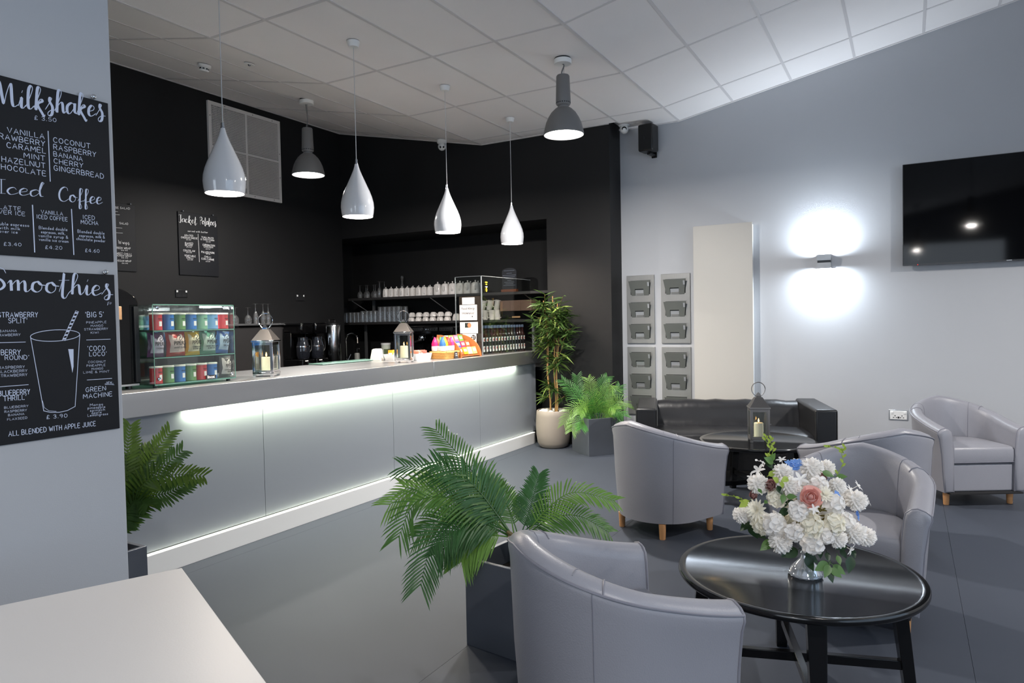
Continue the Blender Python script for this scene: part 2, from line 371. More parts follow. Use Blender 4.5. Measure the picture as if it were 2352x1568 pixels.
MILK=[('h', 'Milkshakes', (1.1801, 2.2199), (1.5412, 2.2649), 0.0787), ('c', '£ 3.50', (1.2975, 2.2076), (1.369, 2.2154), 0.0141), ('c', 'VANILLA', (1.2123, 2.1434), (1.3273, 2.1464), 0.019), ('c', 'STRAWBERRY', (1.1529, 2.1179), (1.3285, 2.1213), 0.0188), ('c', 'CARAMEL', (1.2086, 2.0929), (1.3296, 2.0967), 0.019), ('c', 'MINT', (1.2598, 2.0689), (1.3266, 2.0703), 0.0182), ('c', 'HAZELNUT', (1.1919, 2.0429), (1.3264, 2.0446), 0.0189), ('c', 'CHOCOLATE', (1.1716, 2.0173), (1.3275, 2.0172), 0.0188), ('l', [(1.3407, 2.1764), (1.3412, 2.0011)], 0.003), ('c', 'COCONUT', (1.3571, 2.1418), (1.4847, 2.1457), 0.019), ('c', 'RASPBERRY', (1.3571, 2.1171), (1.5047, 2.1182), 0.0191), ('c', 'BANANA', (1.3562, 2.0927), (1.4549, 2.0927), 0.018), ('c', 'CHERRY', (1.3561, 2.0684), (1.4563, 2.0692), 0.018), ('c', 'GINGERBREAD', (1.3552, 2.0431), (1.5306, 2.0418), 0.0193), ('h', 'Iced', (1.1768, 1.9308), (1.3156, 1.9381), 0.0478), ('h', 'Coffee', (1.3661, 1.931), (1.5222, 1.9402), 0.0513), ('c', 'LATTE', (1.1787, 1.8842), (1.2434, 1.8849), 0.014), ('c', 'OVER ICE', (1.1617, 1.8676), (1.2556, 1.8693), 0.014), ('c', 'Double espresso', (1.1603, 1.8294), (1.2667, 1.8333), 0.011), ('c', 'with milk', (1.1744, 1.8164), (1.2383, 1.8188), 0.011), ('c', 'over ice', (1.1758, 1.8049), (1.2301, 1.8065), 0.011), ('c', '£3.40', (1.1872, 1.7626), (1.2401, 1.7645), 0.0119), ('l', [(1.2806, 1.9094), (1.2817, 1.7476)], 0.0035), ('l', [(1.4097, 1.9118), (1.4119, 1.7483)], 0.0035), ('c', 'VANILLA', (1.3075, 1.8834), (1.3791, 1.8855), 0.0141), ('c', 'ICED COFFEE', (1.2928, 1.8656), (1.3942, 1.8671), 0.0142), ('c', 'Blended double', (1.2987, 1.8293), (1.3921, 1.8319), 0.0111), ('c', 'espresso, milk,', (1.305, 1.8156), (1.3847, 1.8177), 0.0111), ('c', 'vanilla syrup &', (1.2965, 1.8017), (1.3941, 1.8042), 0.0111), ('c', 'vanilla ice cream', (1.2972, 1.7888), (1.3944, 1.7898), 0.0111), ('c', '£4.20', (1.316, 1.762), (1.3721, 1.7637), 0.0124), ('c', 'ICED', (1.4494, 1.8821), (1.4914, 1.8833), 0.0153), ('c', 'MOCHA', (1.4412, 1.8633), (1.5032, 1.865), 0.0153), ('c', 'Blended double', (1.4284, 1.8296), (1.5252, 1.8317), 0.0116), ('c', 'espresso, milk &', (1.4336, 1.8151), (1.5261, 1.8172), 0.0116), ('c', 'chocolate powder', (1.4235, 1.8028), (1.5274, 1.8028), 0.0116), ('c', '£4.60', (1.4525, 1.7613), (1.504, 1.7624), 0.013)]
SMOOTH=[('h', 'Smoothies', (1.1315, 1.6078), (1.5446, 1.5936), 0.0742), ('c', "'STRAWBERRY", (1.1566, 1.5224), (1.2835, 1.5225), 0.0179), ('c', "SPLIT'", (1.192, 1.5028), (1.2492, 1.5025), 0.0175), ('c', 'BANANA', (1.1637, 1.4726), (1.2156, 1.473), 0.0082), ('c', 'STRAWBERRY', (1.1472, 1.4592), (1.2263, 1.4589), 0.0083), ('l', [(1.1535, 1.4378), (1.241, 1.4371)], 0.002), ('c', "'BERRY", (1.1609, 1.3967), (1.2244, 1.3946), 0.0185), ('c', "ROUND'", (1.1772, 1.3794), (1.2503, 1.3772), 0.0158), ('c', 'RASPBERRY', (1.1574, 1.3504), (1.2355, 1.3482), 0.0091), ('c', 'BLACKBERRY', (1.1551, 1.3366), (1.243, 1.3346), 0.0091), ('c', 'STRAWBERRY', (1.1546, 1.3228), (1.2425, 1.3208), 0.0091), ('l', [(1.1481, 1.2907), (1.2448, 1.2902)], 0.002), ('c', "'BLUEBERRY", (1.1487, 1.2601), (1.2485, 1.2572), 0.0186), ('c', "THRILL'", (1.1678, 1.242), (1.2365, 1.2403), 0.0174), ('c', 'BLUEBERRY', (1.1687, 1.216), (1.242, 1.2135), 0.0079), ('c', 'RASPBERRY', (1.1693, 1.2023), (1.2369, 1.1998), 0.0079), ('c', 'BANANA', (1.1797, 1.1895), (1.2281, 1.1882), 0.0079), ('c', 'FLAXSEED', (1.1763, 1.1754), (1.237, 1.1736), 0.0079), ('c', "'BIG 5'", (1.4448, 1.5211), (1.511, 1.5221), 0.0205), ('c', 'PINEAPPLE', (1.447, 1.4976), (1.5203, 1.499), 0.0082), ('c', 'MANGO', (1.4624, 1.4852), (1.5074, 1.4858), 0.0082), ('c', 'STRAWBERRY', (1.4386, 1.4726), (1.5253, 1.4734), 0.0082), ('c', 'KIWI', (1.4615, 1.4598), (1.4901, 1.46), 0.0082), ('l', [(1.4452, 1.4372), (1.5333, 1.437)], 0.002), ('c', "'COCO", (1.4481, 1.3969), (1.5119, 1.3957), 0.0191), ('c', "LOCO'", (1.4535, 1.3767), (1.5166, 1.3755), 0.0169), ('c', 'COCONUT', (1.4482, 1.3516), (1.5125, 1.3498), 0.0083), ('c', 'PINEAPPLE', (1.4424, 1.3384), (1.5106, 1.337), 0.0082), ('c', 'MANGO', (1.4596, 1.3254), (1.5015, 1.3247), 0.0082), ('c', 'LIME & MINT', (1.4297, 1.3145), (1.5249, 1.3119), 0.0082), ('l', [(1.4419, 1.2896), (1.5333, 1.2879)], 0.002), ('c', 'NEW', (1.5127, 1.2697), (1.5326, 1.2689), 0.0083), ('c', 'RECIPE', (1.5071, 1.2656), (1.5395, 1.2645), 0.0047), ('l', [(1.5063, 1.2689), (1.5418, 1.2624)], 0.0012), ('c', 'GREEN', (1.4359, 1.2458), (1.5086, 1.2455), 0.0173), ('c', 'MACHINE', (1.4259, 1.2224), (1.5318, 1.2213), 0.0174), ('c', 'Mango', (1.4489, 1.1918), (1.496, 1.1904), 0.01), ('c', 'pineapple', (1.4402, 1.1819), (1.5039, 1.1793), 0.0101), ('c', 'spinach', (1.4481, 1.1714), (1.5026, 1.1693), 0.01), ('c', 'apple', (1.4536, 1.1621), (1.4895, 1.1612), 0.0092), ('c', 'Lemongrass', (1.4391, 1.1539), (1.5134, 1.1517), 0.0101), ('c', '£ 3.90', (1.298, 1.1646), (1.3673, 1.1615), 0.0139), ('c', 'ALL BLENDED WITH APPLE JUICE', (1.1787, 1.1217), (1.4662, 1.117), 0.0181), ('l', [(1.4216, 1.4586), (1.4202, 1.455), (1.4161, 1.4515), (1.4096, 1.4481), (1.4009, 1.445), (1.3902, 1.4423), (1.378, 1.44), (1.3646, 1.4383), (1.3505, 1.4371), (1.3362, 1.4366), (1.322, 1.4367), (1.3084, 1.4373), (1.2957, 1.4385), (1.2845, 1.4403), (1.2748, 1.4425), (1.2671, 1.4451), (1.2614, 1.4481), (1.258, 1.4513), (1.257, 1.4546), (1.2583, 1.458), (1.2619, 1.4614), (1.2678, 1.4646), (1.2757, 1.4676), (1.2856, 1.4703), (1.297, 1.4726), (1.3097, 1.4745), (1.3234, 1.4758), (1.3376, 1.4766), (1.352, 1.4767), (1.366, 1.4762), (1.3793, 1.4751), (1.3914, 1.4735), (1.4018, 1.4713), (1.4104, 1.4686), (1.4166, 1.4655), (1.4204, 1.4622), (1.4216, 1.4586)], 0.0022), ('l', [(1.2577, 1.4525), (1.2903, 1.194)], 0.0022), ('l', [(1.422, 1.4573), (1.3961, 1.1971)], 0.0022), ('l', [(1.2903, 1.194), (1.3108, 1.1863), (1.3411, 1.1825), (1.3682, 1.1853), (1.3961, 1.1971)], 0.0022), ('l', [(1.2877, 1.2296), (1.2923, 1.2054), (1.307, 1.192), (1.3311, 1.1873)], 0.0012), ('l', [(1.36, 1.4379), (1.411, 1.5445)], 0.0016), ('l', [(1.3699, 1.4367), (1.4208, 1.5414)], 0.0016), ('l', [(1.411, 1.5445), (1.4208, 1.5414)], 0.0016), ('f', [(1.3615, 1.4411), (1.3724, 1.4419), (1.3752, 1.4475), (1.3643, 1.4469)]), ('f', [(1.3678, 1.4542), (1.3787, 1.4548), (1.3815, 1.4605), (1.3706, 1.46)]), ('f', [(1.3741, 1.4674), (1.385, 1.4677), (1.3878, 1.4735), (1.3769, 1.4732)]), ('f', [(1.3805, 1.4807), (1.3913, 1.4808), (1.3941, 1.4865), (1.3833, 1.4865)]), ('f', [(1.3869, 1.494), (1.3977, 1.4938), (1.4005, 1.4996), (1.3897, 1.4998)]), ('f', [(1.3933, 1.5073), (1.4041, 1.507), (1.4069, 1.5128), (1.3961, 1.5132)]), ('f', [(1.3997, 1.5207), (1.4105, 1.5202), (1.4133, 1.526), (1.4025, 1.5266)]), ('f', [(1.4061, 1.5342), (1.4169, 1.5334), (1.4198, 1.5392), (1.409, 1.5401)]), ('f', [(1.3797, 1.4063), (1.3982, 1.4055), (1.3959, 1.3424), (1.3908, 1.3197), (1.3876, 1.3474)]), ('l', [(1.5264, 1.5655), (1.5287, 1.5771), (1.5334, 1.5795), (1.5303, 1.5702), (1.5264, 1.5655)], 0.001), ('l', [(1.5359, 1.5703), (1.538, 1.5772), (1.5426, 1.5759), (1.5406, 1.5712), (1.5359, 1.5703)], 0.001)]
JACKET=[('h', 'Jacket', (4.8753, 2.6319), (5.1002, 2.6302), 0.0774), ('h', 'Potatoes', (5.1378, 2.6343), (5.3514, 2.6362), 0.0797), ('c', 'served with butter', (4.9828, 2.5373), (5.2383, 2.5462), 0.0196), ('c', 'GRATED', (4.9397, 2.4842), (5.0477, 2.4885), 0.0194), ('c', 'CHEDDAR CHEESE', (4.898, 2.4582), (5.1008, 2.4635), 0.0194), ('c', '£5.50', (4.9595, 2.4417), (5.0176, 2.444), 0.0119), ('c', 'BAKED', (4.9447, 2.3975), (5.0444, 2.4), 0.0208), ('c', 'BEANS', (4.9439, 2.3767), (5.0353, 2.3799), 0.0194), ('c', '£5.50', (4.9598, 2.3603), (5.0229, 2.3624), 0.012), ('c', 'COLESLAW', (4.9204, 2.3158), (5.0632, 2.3177), 0.0209), ('c', '£5.50', (4.9542, 2.2991), (5.024, 2.3013), 0.0119), ('c', 'VEGETABLE', (4.9314, 2.2605), (5.0695, 2.2597), 0.0194), ('c', 'CHILLI', (4.9552, 2.2385), (5.0384, 2.2381), 0.0194), ('c', '£5.50', (4.9678, 2.22), (5.0327, 2.2213), 0.012), ('l', [(5.1115, 2.5231), (5.1169, 2.2087)], 0.004), ('c', 'TUNA MAYO', (5.1544, 2.482), (5.3101, 2.4841), 0.0214), ('c', '& SWEETCORN', (5.1433, 2.4598), (5.3181, 2.4602), 0.0184), ('c', '£5.50', (5.2117, 2.4401), (5.2696, 2.4421), 0.0108), ('c', 'CORONATION', (5.1668, 2.3983), (5.3247, 2.3992), 0.0215), ('c', 'CHICKEN', (5.1799, 2.3782), (5.299, 2.3786), 0.0184), ('c', '£5.50', (5.2051, 2.3574), (5.2629, 2.3589), 0.0123), ('c', 'PULLED PORK', (5.1465, 2.315), (5.318, 2.3139), 0.0215), ('c', '£5.50', (5.2065, 2.3012), (5.2608, 2.302), 0.0122), ('c', 'CHILLI', (5.1844, 2.2661), (5.2682, 2.2627), 0.0199), ('c', 'CON CARNE', (5.1454, 2.2392), (5.3097, 2.2347), 0.0214), ('c', '£5.50', (5.1998, 2.2154), (5.2559, 2.2159), 0.0122)]
SALAD=[('c', 'CHEESE SALAD', (4.0886, 2.6845), (4.3231, 2.6986), 0.0218), ('l', [(4.1482, 2.6574), (4.1962, 2.6607)], 0.003), ('l', [(4.1471, 2.6277), (4.2129, 2.6303)], 0.003), ('c', 'SALAD', (4.2095, 2.5365), (4.2988, 2.5381), 0.0219), ('l', [(4.1422, 2.4955), (4.2329, 2.497)], 0.003), ('l', [(4.1404, 2.4443), (4.2394, 2.4474)], 0.003), ('h', 'Wraps', (4.1881, 2.3327), (4.3054, 2.3345), 0.0356), ('c', 'GREEK WRAP', (4.1548, 2.2827), (4.315, 2.2873), 0.0204), ('c', '£6.00', (4.216, 2.2659), (4.2832, 2.2683), 0.0123), ('c', 'SWEET CHILLI', (4.1459, 2.2268), (4.3199, 2.2299), 0.0191), ('c', 'CHICKEN WRAP', (4.1383, 2.2061), (4.3263, 2.2097), 0.0178), ('c', '£6.00', (4.216, 2.1898), (4.2831, 2.1916), 0.0123), ('c', 'VEGAN WRAP', (4.1678, 2.1541), (4.3172, 2.1567), 0.0191), ('c', '£6.00', (4.2181, 2.1342), (4.2811, 2.1353), 0.0123)]
PALM_NEAR=[[(-1.607, 2.767, 0.488), (-1.747, 2.742, 0.714), (-1.874, 2.734, 0.85), (-1.998, 2.733, 0.958)], [(-1.611, 2.765, 0.499), (-1.759, 2.703, 0.701), (-1.91, 2.64, 0.782), (-2.073, 2.57, 0.801)], [(-1.62, 2.76, 0.499), (-1.762, 2.669, 0.647), (-1.927, 2.558, 0.726), (-2.066, 2.453, 0.644)], [(-1.615, 2.763, 0.488), (-1.782, 2.627, 0.655), (-1.924, 2.487, 0.672), (-1.964, 2.392, 0.525)], [(-1.615, 2.762, 0.478), (-1.741, 2.617, 0.582), (-1.819, 2.47, 0.523), (-1.819, 2.353, 0.348)], [(-1.607, 2.767, 0.494), (-1.734, 2.777, 0.625), (-1.927, 2.769, 0.69), (-2.134, 2.762, 0.704)], [(-1.611, 2.765, 0.488), (-1.731, 2.73, 0.574), (-1.893, 2.678, 0.568), (-2.042, 2.633, 0.456)], [(-1.607, 2.767, 0.488), (-1.694, 2.689, 0.549), (-1.77, 2.605, 0.531), (-1.834, 2.521, 0.437)], [(-1.593, 2.775, 0.488), (-1.66, 2.833, 0.599), (-1.777, 2.888, 0.658), (-1.953, 2.923, 0.699)], [(-1.576, 2.784, 0.477), (-1.638, 2.815, 0.585), (-1.727, 2.847, 0.672), (-1.804, 2.893, 0.698)], [(-1.567, 2.789, 0.477), (-1.553, 2.831, 0.55), (-1.543, 2.88, 0.643), (-1.537, 2.931, 0.741)], [(-1.549, 2.8, 0.477), (-1.452, 2.859, 0.606), (-1.347, 2.922, 0.675), (-1.185, 3.013, 0.631)], [(-1.549, 2.799, 0.473), (-1.456, 2.886, 0.548), (-1.355, 2.984, 0.546), (-1.247, 3.086, 0.455)], [(-1.576, 2.784, 0.473), (-1.537, 2.885, 0.517), (-1.503, 3.004, 0.511), (-1.47, 3.132, 0.449)], [(-1.615, 2.762, 0.474), (-1.685, 2.692, 0.488), (-1.736, 2.622, 0.461), (-1.749, 2.568, 0.396)], [(-1.607, 2.766, 0.478), (-1.688, 2.737, 0.506), (-1.786, 2.699, 0.442), (-1.851, 2.683, 0.402)], [(-1.607, 2.767, 0.488), (-1.716, 2.711, 0.663), (-1.804, 2.664, 0.766), (-1.91, 2.606, 0.829)], [(-1.607, 2.767, 0.488), (-1.748, 2.722, 0.636), (-1.91, 2.671, 0.671), (-2.096, 2.61, 0.686)]]
PALM_FAR=[[(-2.984, 7.102, 0.355), (-3.171, 7.034, 0.572), (-3.269, 7.023, 0.716), (-3.37, 7.013, 0.802)], [(-2.984, 7.102, 0.355), (-3.128, 6.995, 0.506), (-3.217, 6.902, 0.465), (-3.263, 6.827, 0.329)], [(-2.984, 7.102, 0.355), (-3.118, 7.093, 0.519), (-3.21, 7.126, 0.659), (-3.263, 7.191, 0.839)], [(-2.976, 7.107, 0.355), (-3.045, 7.107, 0.594), (-3.079, 7.133, 0.76), (-3.116, 7.159, 0.815)], [(-2.967, 7.112, 0.355), (-2.982, 7.143, 0.592), (-2.953, 7.205, 0.757), (-2.925, 7.268, 0.826)], [(-2.959, 7.116, 0.354), (-2.924, 7.129, 0.572), (-2.855, 7.154, 0.74), (-2.798, 7.163, 0.693)], [(-2.951, 7.121, 0.354), (-2.903, 7.201, 0.516), (-2.837, 7.302, 0.63), (-2.816, 7.384, 0.721)], [(-2.942, 7.126, 0.354), (-2.846, 7.185, 0.472), (-2.762, 7.236, 0.567), (-2.699, 7.27, 0.493)], [(-2.942, 7.126, 0.349), (-2.831, 7.146, 0.43), (-2.75, 7.133, 0.459), (-2.68, 7.105, 0.419)], [(-2.992, 7.097, 0.35), (-3.075, 6.991, 0.437), (-3.13, 6.878, 0.377), (-3.147, 6.776, 0.272)], [(-2.984, 7.102, 0.35), (-3.029, 7.003, 0.438), (-3.056, 6.884, 0.357), (-3.037, 6.782, 0.302)], [(-2.976, 7.107, 0.35), (-3.034, 7.018, 0.532), (-3.068, 6.919, 0.542), (-3.077, 6.822, 0.458)], [(-2.967, 7.112, 0.35), (-2.966, 7.042, 0.532), (-2.965, 6.946, 0.638), (-2.955, 6.842, 0.673)], [(-2.951, 7.121, 0.349), (-2.875, 7.091, 0.458), (-2.801, 7.035, 0.516), (-2.713, 6.974, 0.504)]]
FERN=[[(-3.339, 1.93, 0.506), (-3.295, 1.992, 0.677), (-3.254, 2.06, 0.817), (-3.194, 2.144, 0.96)], [(-3.339, 1.93, 0.495), (-3.232, 1.998, 0.704), (-3.141, 2.054, 0.796), (-3.049, 2.109, 0.881)], [(-3.333, 1.933, 0.485), (-3.201, 2.001, 0.727), (-3.057, 2.065, 0.77), (-2.913, 2.124, 0.765)], [(-3.333, 1.932, 0.474), (-3.258, 2.012, 0.634), (-3.161, 2.108, 0.665), (-3.102, 2.188, 0.719)], [(-3.339, 1.93, 0.495), (-3.309, 1.97, 0.723), (-3.313, 1.994, 0.889), (-3.317, 2.018, 1.003)], [(-3.339, 1.929, 0.464), (-3.243, 1.958, 0.627), (-3.164, 1.964, 0.656), (-3.101, 1.956, 0.644)], [(-3.339, 1.929, 0.464), (-3.323, 1.973, 0.593), (-3.329, 2.01, 0.605), (-3.338, 2.048, 0.568)], [(-3.342, 1.927, 0.485), (-3.308, 2.003, 0.759), (-3.302, 2.07, 0.855), (-3.3, 2.137, 0.843)], [(-3.346, 1.925, 0.485), (-3.371, 1.995, 0.69), (-3.399, 2.083, 0.801), (-3.423, 2.182, 0.849)]]
POMPOMS=[(-0.4923, 2.7255, 0.8406, 0.0392), (-0.4122, 2.784, 0.8784, 0.0381), (-0.381, 2.7201, 0.8471, 0.0383), (-0.3163, 2.8393, 0.8944, 0.0421), (-0.2751, 2.9085, 0.8845, 0.0346), (-0.1675, 2.8741, 0.7796, 0.0395), (-0.5536, 2.7207, 0.7173, 0.0332), (-0.4085, 2.6857, 0.6441, 0.042), (-0.1732, 2.8438, 0.6656, 0.0424), (-0.1389, 2.9312, 0.6318, 0.0369), (-0.2233, 2.7574, 0.6614, 0.0346), (-0.2283, 2.8299, 0.8387, 0.0315)]
HYDRANGEAS=[(-0.4251, 2.7049, 0.8044, 0.0373), (-0.4321, 2.6746, 0.7107, 0.0467), (-0.344, 2.6695, 0.7735, 0.0401), (-0.2998, 2.6814, 0.7222, 0.0456), (-0.299, 2.7022, 0.6472, 0.0441), (-0.2298, 2.7583, 0.7922, 0.0423), (-0.2281, 2.7338, 0.7214, 0.042), (-0.2831, 2.7646, 0.8533, 0.037), (-0.3574, 2.659, 0.6938, 0.0362), (-0.48, 2.6929, 0.6996, 0.0435), (-0.1954, 2.8097, 0.7133, 0.037), (-0.2513, 2.719, 0.68, 0.0362), (-0.4027, 2.8316, 0.7672, 0.0326), (-0.3268, 2.8309, 0.8284, 0.0361), (-0.2064, 2.9213, 0.7884, 0.0323), (-0.3972, 2.8431, 0.6785, 0.0368), (-0.2789, 2.9006, 0.7197, 0.0326)]
DAISIES=[(-0.4884, 2.6786, 0.754, 0.0433), (-0.2665, 2.7385, 0.8238, 0.0327), (-0.32, 2.7064, 0.7789, 0.0327)]
ROSES=[(-0.3046, 2.6821, 0.8211, 0.038, 0), (-0.4472, 2.7167, 0.843, 0.0229, 1), (-0.28, 2.8245, 0.8686, 0.0179, 1), (-0.508, 2.7151, 0.8009, 0.018, 1)]
STARS=[(-0.4253, 2.8356, 0.9182, 0.0254), (-0.3815, 2.8948, 0.9088, 0.0215), (-0.4998, 2.7802, 0.8813, 0.0387), (-0.1665, 2.9223, 0.8249, 0.0273), (-0.132, 2.9627, 0.7577, 0.0235), (-0.3426, 2.7199, 0.8745, 0.0368), (-0.1912, 2.885, 0.8185, 0.0219), (-0.1883, 2.8558, 0.5984, 0.0296), (-0.5225, 2.7435, 0.8601, 0.0222), (-0.2884, 2.6442, 0.7903, 0.0224)]
BLUES=[(-0.3784, 2.8271, 0.8993, 0.0372), (-0.1719, 2.9153, 0.7147, 0.0241), (-0.2273, 2.7723, 0.8203, 0.0135)]
BLEAVES=[((-0.5298, 2.7329, 0.6784), (-0.4945, 2.7284, 0.6316), 0), ((-0.5049, 2.7234, 0.6599), (-0.463, 2.7235, 0.6374), 0), ((-0.4441, 2.7112, 0.6356), (-0.4765, 2.6687, 0.6076), 1), ((-0.3572, 2.7367, 0.6069), (-0.4052, 2.6857, 0.5895), 0), ((-0.4184, 2.6874, 0.8504), (-0.3967, 2.6756, 0.8202), 0), ((-0.395, 2.6767, 0.824), (-0.3953, 2.6525, 0.7948), 1), ((-0.385, 2.6822, 0.8161), (-0.3487, 2.68, 0.8206), 1), ((-0.415, 2.6899, 0.8659), (-0.4285, 2.6598, 0.8865), 2), ((-0.4017, 2.6746, 0.8705), (-0.3952, 2.6546, 0.8522), 2), ((-0.3351, 2.7945, 0.5828), (-0.2914, 2.7952, 0.5493), 0), ((-0.3326, 2.7726, 0.5739), (-0.3028, 2.7648, 0.5254), 0), ((-0.2565, 2.7696, 0.5629), (-0.2948, 2.724, 0.544), 1), ((-0.2521, 2.7604, 0.5587), (-0.2636, 2.7294, 0.5201), 1), ((-0.2415, 2.8006, 0.5476), (-0.1991, 2.8008, 0.5189), 1), ((-0.226, 2.7879, 0.5895), (-0.2143, 2.7706, 0.5615), 1), ((-0.1856, 2.8677, 0.5671), (-0.1912, 2.8396, 0.5113), 0), ((-0.2481, 2.7737, 0.5433), (-0.2093, 2.7718, 0.5151), 1), ((-0.2532, 2.7704, 0.5317), (-0.2378, 2.7548, 0.4964), 0), ((-0.2608, 2.7799, 0.5985), (-0.2521, 2.7608, 0.5703), 0), ((-0.202, 2.8487, 0.6184), (-0.2312, 2.8086, 0.6061), 0), ((-0.3877, 2.7247, 0.7585), (-0.4151, 2.6854, 0.7414), 0), ((-0.3794, 2.7178, 0.7572), (-0.363, 2.7034, 0.7355), 0), ((-0.5337, 2.7539, 0.6846), (-0.5579, 2.7161, 0.6568), 0), ((-0.2772, 2.8154, 0.8906), (-0.2376, 2.8145, 0.8767), 1), ((-0.2326, 2.863, 0.8672), (-0.1965, 2.8607, 0.8711), 1), ((-0.2388, 2.8704, 0.849), (-0.2163, 2.8598, 0.8374), 2), ((-0.4628, 2.7778, 0.8668), (-0.4314, 2.7735, 0.8889), 2), ((-0.4821, 2.8263, 0.9214), (-0.4537, 2.8181, 0.8841), 0), ((-0.4554, 2.8295, 0.9065), (-0.4803, 2.7931, 0.9317), 1), ((-0.4678, 2.8342, 0.9129), (-0.4465, 2.8244, 0.9453), 1), ((-0.483, 2.673, 0.8351), (-0.4674, 2.6585, 0.8243), 1), ((-0.3971, 2.7661, 0.7792), (-0.425, 2.7265, 0.7616), 0), ((-0.3921, 2.7575, 0.7818), (-0.3584, 2.7533, 0.7708), 0), ((-0.2945, 2.8638, 0.5843), (-0.2889, 2.8428, 0.5509), 0), ((-0.2243, 2.9037, 0.5787), (-0.2017, 2.8925, 0.5489), 0), ((-0.1856, 2.9257, 0.5779), (-0.1738, 2.9083, 0.5483), 0), ((-0.4491, 2.776, 0.5958), (-0.4179, 2.77, 0.5737), 0), ((-0.3845, 2.7078, 0.8808), (-0.4017, 2.6746, 0.8705), 2), ((-0.4522, 2.6661, 0.7967), (-0.4554, 2.6411, 0.7925), 1), ((-0.5296, 2.7363, 0.7713), (-0.5571, 2.697, 0.7533), 2)]
SPRIGS=[((-0.4767, 2.8408, 0.9192), (-0.4766, 2.821, 1.0095), 2), ((-0.4712, 2.8554, 0.917), (-0.4587, 2.8424, 0.9991), 2), ((-0.2379, 2.9057, 0.8578), (-0.2046, 2.9058, 0.9741), 2), ((-0.2132, 2.923, 0.9462), (-0.2639, 2.8721, 0.9754), 2), ((-0.5437, 2.728, 0.7635), (-0.6023, 2.6727, 0.7984), 2), ((-0.4857, 2.8002, 0.893), (-0.5032, 2.7682, 0.9222), 3)]
# ------------------------------------------------------------------ palette
m_wall = mat('wall_grey_paint', (180, 182, 186), 0.75, bump=0.04, bscale=220, noise=0.015, nscale=3)
m_black = mat('wall_black_paint', (22, 22, 23), 0.6, bump=0.05, bscale=240, spec=0.35)
m_floor = mat('vinyl_floor', (63, 68, 78), 0.54, noise=0.10, nscale=90, rvar=0.05, spec=0.16)
m_floor_gap = mat('floor_gap', (46, 48, 54), 0.8)
m_ceil = mat('ceiling_panel_white', (238, 234, 233), 0.9, noise=0.03, nscale=2.2, bump=0.12, bscale=160)
m_grid = mat('ceiling_grid_white', (210, 206, 206), 0.5)
m_white = mat('white_gloss_paint', (232, 232, 230), 0.35)
m_steel = mat('brushed_steel', (190, 192, 194), 0.33, .9, noise=0.03, nscale=2, stretch=(8, .5, 8), rvar=0.05)
m_chrome = mat('chrome', (214, 216, 220), 0.08, 1.0)
m_dkmetal = mat('dark_metal', (58, 60, 62), 0.4, 0.8)
m_panel = mat('fascia_grey', (142, 146, 153), 0.38, bump=0.03, bscale=300)
m_blackp = mat('black_plastic', (16, 16, 17), 0.35)
m_blackg = mat('black_gloss', (8, 8, 9), 0.08)
m_glass = glassmat('clear_glass_sheet', (250, 253, 251), 0.035, 0.5)
m_glassg = glassmat('green_glass_edge', (214, 234, 226), 0.06, 0.5)
m_tumbler = glassmat('drinking_glass', (246, 246, 246), 0.06, 0.9, haze=.05)
m_porc = mat('white_porcelain', (236, 230, 225), 0.18, coat=0.4)
m_ink = mat('chalk_paint', (205, 214, 235), 0.8)
m_inkw = mat('white_marker', (240, 240, 240), 0.7)
m_board = mat('chalkboard', (14, 16, 22), 0.55, noise=0.15, nscale=5, spec=0.3)
m_paper = mat('paper_white', (238, 236, 235), 0.8)
m_blk = mat('print_black', (22, 22, 24), 0.7)
m_wood = mat('beech_wood', (188, 148, 108), 0.45, noise=0.12, nscale=14, stretch=(6, 6, 0.6))
m_pine = mat('golden_wood', (172, 104, 56), 0.45, noise=0.12, nscale=10, stretch=(2, 8, 2))

# ------------------------------------------------------------------ floor
FL = MB().box(-7.7, 4.1, -6.6, 8.4, -0.12, -0.012).obj('floor', m_floor_gap, smooth=0); struct(FL)
edges = [-7.7, -5.74, -3.75, -1.745, 0.235, 2.24, 4.1]
for a, b in zip(edges[:-1], edges[1:]):
    MB().box(a+.0007, b-.0007, -6.6, 8.4, -0.012, 0).obj('floor_sheet', m_floor, FL, smooth=0)

# ------------------------------------------------------------------ walls
FX, MX = -4.622, -2.222            # the two ceiling folds
ZC = 3.674; SL, SR = math.tan(math.radians(11.64)), math.tan(math.radians(10.86))
def zceil(x):
    return ZC + (FX-x)*SL if x < FX else (ZC + (x-MX)*SR if x > MX else ZC)
YB, YG = 7.44, 7.78
struct(MB().box(-7.2, -7.0, -6.6, YB, 0, 4.3).obj('wall_left', m_black, smooth=0))
wb = MB()
wb.box(-7.75, -2.93, YB, 8.25, 2.68, 4.4)
wb.box(-3.74, -2.93, YB, 8.25, 0, 2.68)
wb.box(-7.75, -2.93, 8.25, 8.35, 0, 4.4)
wb.box(-7.75, -7.55, YB, 8.25, 0, 2.68)
wb.box(-7.75, -7.2, YB-.1, YB, 0, 4.4)
struct(wb.obj('wall_back', m_black, smooth=0))
struct(MB().box(-2.93, 4.1, YG, 7.95, 0, 5.2).obj('wall_right', m_wall, smooth=0))
struct(MB().box(-3.05, -2.64, -6.6, 1.578, 0, 4.3).obj('wall_pillar', m_wall, smooth=0, bevel=.004))
wf = MB()
wf.box(-7.2, -5.4, -6.7, -6.5, 0, 5.2).box(2.2, 4.1, -6.7, -6.5, 0, 5.2).box(-5.4, 2.2, -6.7, -6.5, 0, 0.7).box(-5.4, 2.2, -6.7, -6.5, 3.3, 5.2)
struct(wf.obj('wall_front', m_wall, smooth=0))
ws = MB()
